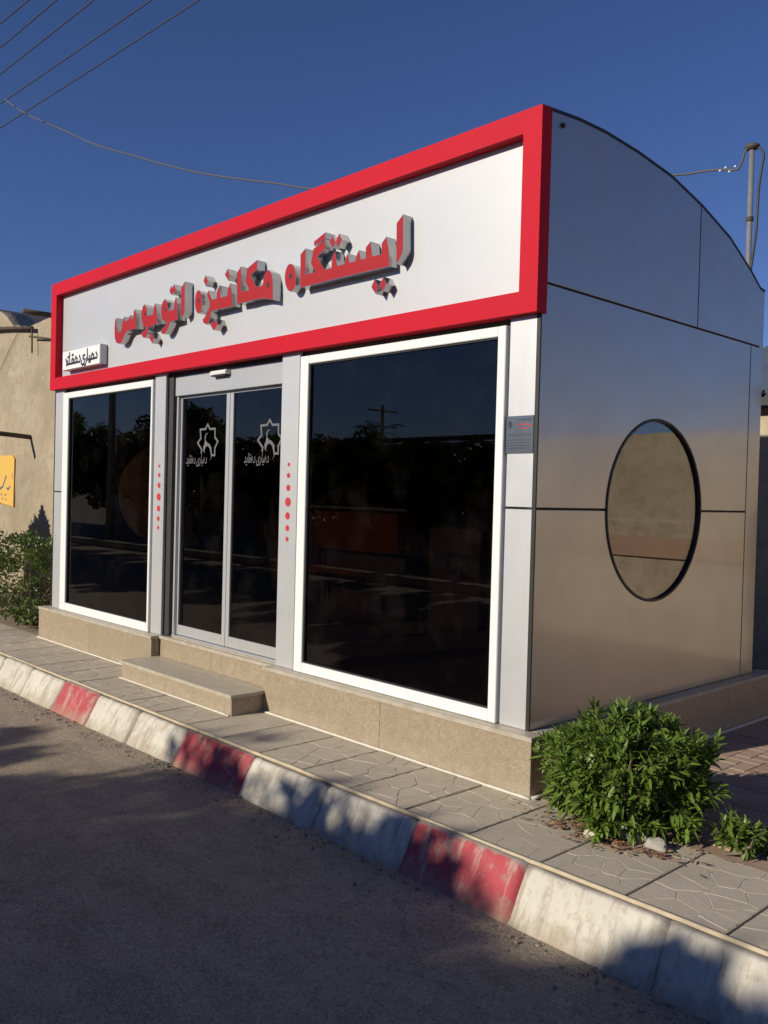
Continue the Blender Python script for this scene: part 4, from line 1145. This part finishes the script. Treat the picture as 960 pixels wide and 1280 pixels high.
# litter and stones under the shrub
bm = bmesh.new(); r = random.Random(8)
for i in range(380):
    a = r.uniform(0, 6.28)
    x = 0.66 + r.gauss(0, 0.2); y = -0.26 + r.gauss(0, 0.07) + 0.15 * (x - 0.66) * (1 if x > 0.66 else -0.4)
    if y < -0.42: continue
    L = r.uniform(0.008, 0.026); w = L * r.uniform(0.25, 0.5); z = 0.004 + r.uniform(0, 0.012)
    c_, s_ = math.cos(a), math.sin(a)
    vs = [bm.verts.new((x + c_ * p - s_ * q, y + s_ * p + c_ * q, z + dz)) for p, q, dz in ((-L, 0, 0), (0, w, r.uniform(0, 0.006)), (L, 0, r.uniform(0, 0.008)), (0, -w, 0))]
    bm.faces.new(vs)
tag(obj('leaf_litter', bm, M['dry_leaf']), 'dry brown leaf litter scattered in front of the green shrub', 'leaf litter', kind='stuff')
def rock(px, py, s, label, mat, seed, zz=0.0):
    c = on(px, py, 2, zz); bm = bmesh.new(); bmesh.ops.create_icosphere(bm, subdivisions=3, radius=1)
    for v_ in bm.verts:
        k = 1 + 0.35 * noise.noise(v_.co * 1.3 + Vector((seed, 0, 0))) + 0.1 * noise.noise(v_.co * 4)
        v_.co = Vector((c.x + v_.co.x * k * s[0], c.y + v_.co.y * k * s[1], s[2] * 0.75 + v_.co.z * k * s[2]))
    tag(obj('stone', bm, M[mat], None, False), label, 'stone')
rock(738, 1046, (0.034, 0.028, 0.02), 'small pale stone at the front foot of the shrub', 'stone_pale', 1)
rock(790, 1048, (0.085, 0.06, 0.04), 'larger grey stone half hidden under the shrub', 'stone_grey', 2)
rock(820, 1062, (0.055, 0.04, 0.03), 'dark grey stone in the leaf litter beneath the shrub', 'stone_grey', 3)

# ------------------------------------------------------------------ across the road: trees, palms, poles, low buildings (they shade the road and show in the glass)
bm = bmesh.new(); box(bm, (-60, -14, -0.3), (60, -8.6, -0.06)); struct(obj('far_pavement', bm, M['slab_groove']))


def make_tree(h, cr, seed):
    r = random.Random(seed); root_ = empty('street_tree', (0, 0, 0))
    bm = bmesh.new(); tube(bm, [(0, 0, -0.1), (0.05, 0.02, h * 0.25), (0.0, 0.05, h * 0.45)], [0.17, 0.13, 0.1], 9)
    for i in range(7):
        a = i * 0.9 + r.uniform(-0.2, 0.2); e = Vector((math.cos(a) * cr * 0.75, math.sin(a) * cr * 0.75, h * r.uniform(0.6, 0.9)))
        s = Vector((0, 0.04, h * r.uniform(0.3, 0.44))); tube(bm, [s, s.lerp(e, 0.5) + Vector((0, 0, 0.15)), e], [0.07, 0.045, 0.012], 6)
    me_t = new_mesh('trunk', bm)
    vs, fs = [], []
    clumps = []
    for i in range(64):
        d = Vector((r.gauss(0, 1), r.gauss(0, 1), r.gauss(0, 1))).normalized() * (r.random() ** 0.4)
        clumps.append((Vector((d.x * cr, d.y * cr, h * 0.64 + d.z * h * 0.31)), r.uniform(0.3, 0.5)))
    for c, rad in clumps:
        for i in range(150):
            d = Vector((r.gauss(0, 1), r.gauss(0, 1), r.gauss(0, 1))).normalized() * rad * (r.random() ** 0.35); p = c + d
            u = Vector((r.gauss(0, 1), r.gauss(0, 1), r.gauss(0, 1))).normalized(); w = u.orthogonal().normalized(); L = r.uniform(0.09, 0.17)
            o = len(vs); vs += [p - u * L, p + w * L * 0.45, p + u * L, p - w * L * 0.45]; fs.append((o, o + 1, o + 2, o + 3))
    me_c = bpy.data.meshes.new('crown'); me_c.from_pydata([tuple(v) for v in vs], [], fs); me_c.update()
    obj('trunk', me_t, M['bark'], root_, True); obj('crown', me_c, M['tree_leaf'], root_)
    tag(root_, 'leafy roadside tree in the row across the road', 'tree', 'roadside trees across the road')
    return root_


def copy_tree(o):
    c = o.copy(); COL.objects.link(c)
    for ch in o.children:
        d = ch.copy(); COL.objects.link(d); d.parent = c
    return c


t0 = make_tree(4.1, 1.5, 31); t1 = make_tree(4.4, 1.7, 32)
spots = [(0.1, -9.9, 0.955, 0), (-1.5, -10.0, 0.985, 0), (-3.1, -9.9, 0.975, 0), (-4.9, -10.0, 0.84, 0), (-6.8, -10.2, 0.79, 0), (-0.7, -10.6, 0.985, 0), (-2.3, -10.7, 0.98, 0), (1.8, -9.8, 0.97, 0), (3.6, -10, 1.0, 0),
         (-8.8, -10.3, 0.74, 0), (-11.0, -10.6, 0.72, 0), (-13.4, -10.6, 0.70, 1), (-17, -10.2, 0.82, 0), (-15.2, -10.6, 0.78, 0), (-19.2, -10.4, 0.8, 0), (-24, -10.6, 0.9, 0), (-21.5, -10.8, 0.95, 1), (-26, -10.4, 0.8, 1), (-31, -11, 1.0, 1)]
seen = set()
for i, (x, y, s, k) in enumerate(spots):
    src = (t0, t1)[k]; o = src if k not in seen else copy_tree(src); seen.add(k)
    o.location = (x, y, -0.06); o.rotation_euler = (0, 0, i * 1.7); o.scale = (s, s, s)


def palm(x, y, h, label, seed):
    r = random.Random(seed); root_ = empty('palm_tree', (x, y, -0.06)); tag(root_, label, 'palm tree')
    bm = bmesh.new(); tube(bm, [(x, y, -0.1), (x + 0.08, y, h * 0.5), (x, y, h)], [0.24, 0.2, 0.18], 10); obj('trunk', bm, M['bark'], root_, True)
    bm = bmesh.new()
    for i in range(22):
        a = i * 2.4; el = r.uniform(-0.2, 1.2); L = r.uniform(1.5, 2.1); prevp = None; pp = Vector((x, y, h))
        pts = []
        for k in range(9):
            s = k / 8; rad = L * s; z = h + math.sin(el) * rad - 0.55 * L * s * s; pts.append(Vector((x + math.cos(a) * rad * math.cos(el * 0.7), y + math.sin(a) * rad * math.cos(el * 0.7), z)))
        tube(bm, pts, [0.02 - 0.002 * k for k in range(9)], 4)
        for k in range(1, 9):
            for sd_ in (-1, 1):
                for q in (0, 0.5):
                    p = pts[k - 1].lerp(pts[k], q); tdir = (pts[k] - pts[k - 1]).normalized(); sdv = tdir.cross(Vector((0, 0, 1))).normalized() * sd_
                    e = p + sdv * 0.33 + tdir * 0.2 - Vector((0, 0, 0.08)); bm.faces.new([bm.verts.new(v_) for v_ in (p - tdir * 0.025, p + tdir * 0.025, e)])
    obj('crown', bm, M['tree_leaf'], root_)
palm(-30.5, -27.0, 4.6, 'date palm rising behind the roadside trees across the road', 1)
palm(-62, -27, 5.8, 'taller date palm far down the opposite side of the road', 2)
utility_pole(-28.5, -25.5, 5.9, 'utility pole with two crossarms behind the opposite tree row')
utility_pole(-23.5, -9.2, 8.5, 'bare tall pole on the opposite pavement, down the road', cross=False)
utility_pole(-29, -9.0, 8.5, 'thick bare pole on the opposite pavement, furthest down the road', cross=False)
utility_pole(10.6, 25.0, 5.6, 'utility pole rising behind the pale yard wall')
ob = empty('flat_roof_building', (-20, -17, -0.3)); tag(ob, 'long flat roofed plaster building behind the opposite tree row', 'building')
rough_wall(-40, 12, -17.5, -0.3, 3.3, 0.3, 'wall', M['grey_plaster'], ob)
obj('roof', B((-40.2, -17.2, 3.34), (12.2, -13.9 - 3.4, 3.5)), M['dark_roof'], ob)

obj('dado_band', B((0.84, HY + 0.20, 0.95), (12.9, HY + 0.2325, 1.17), 0.004), M['brick_band'], yw)
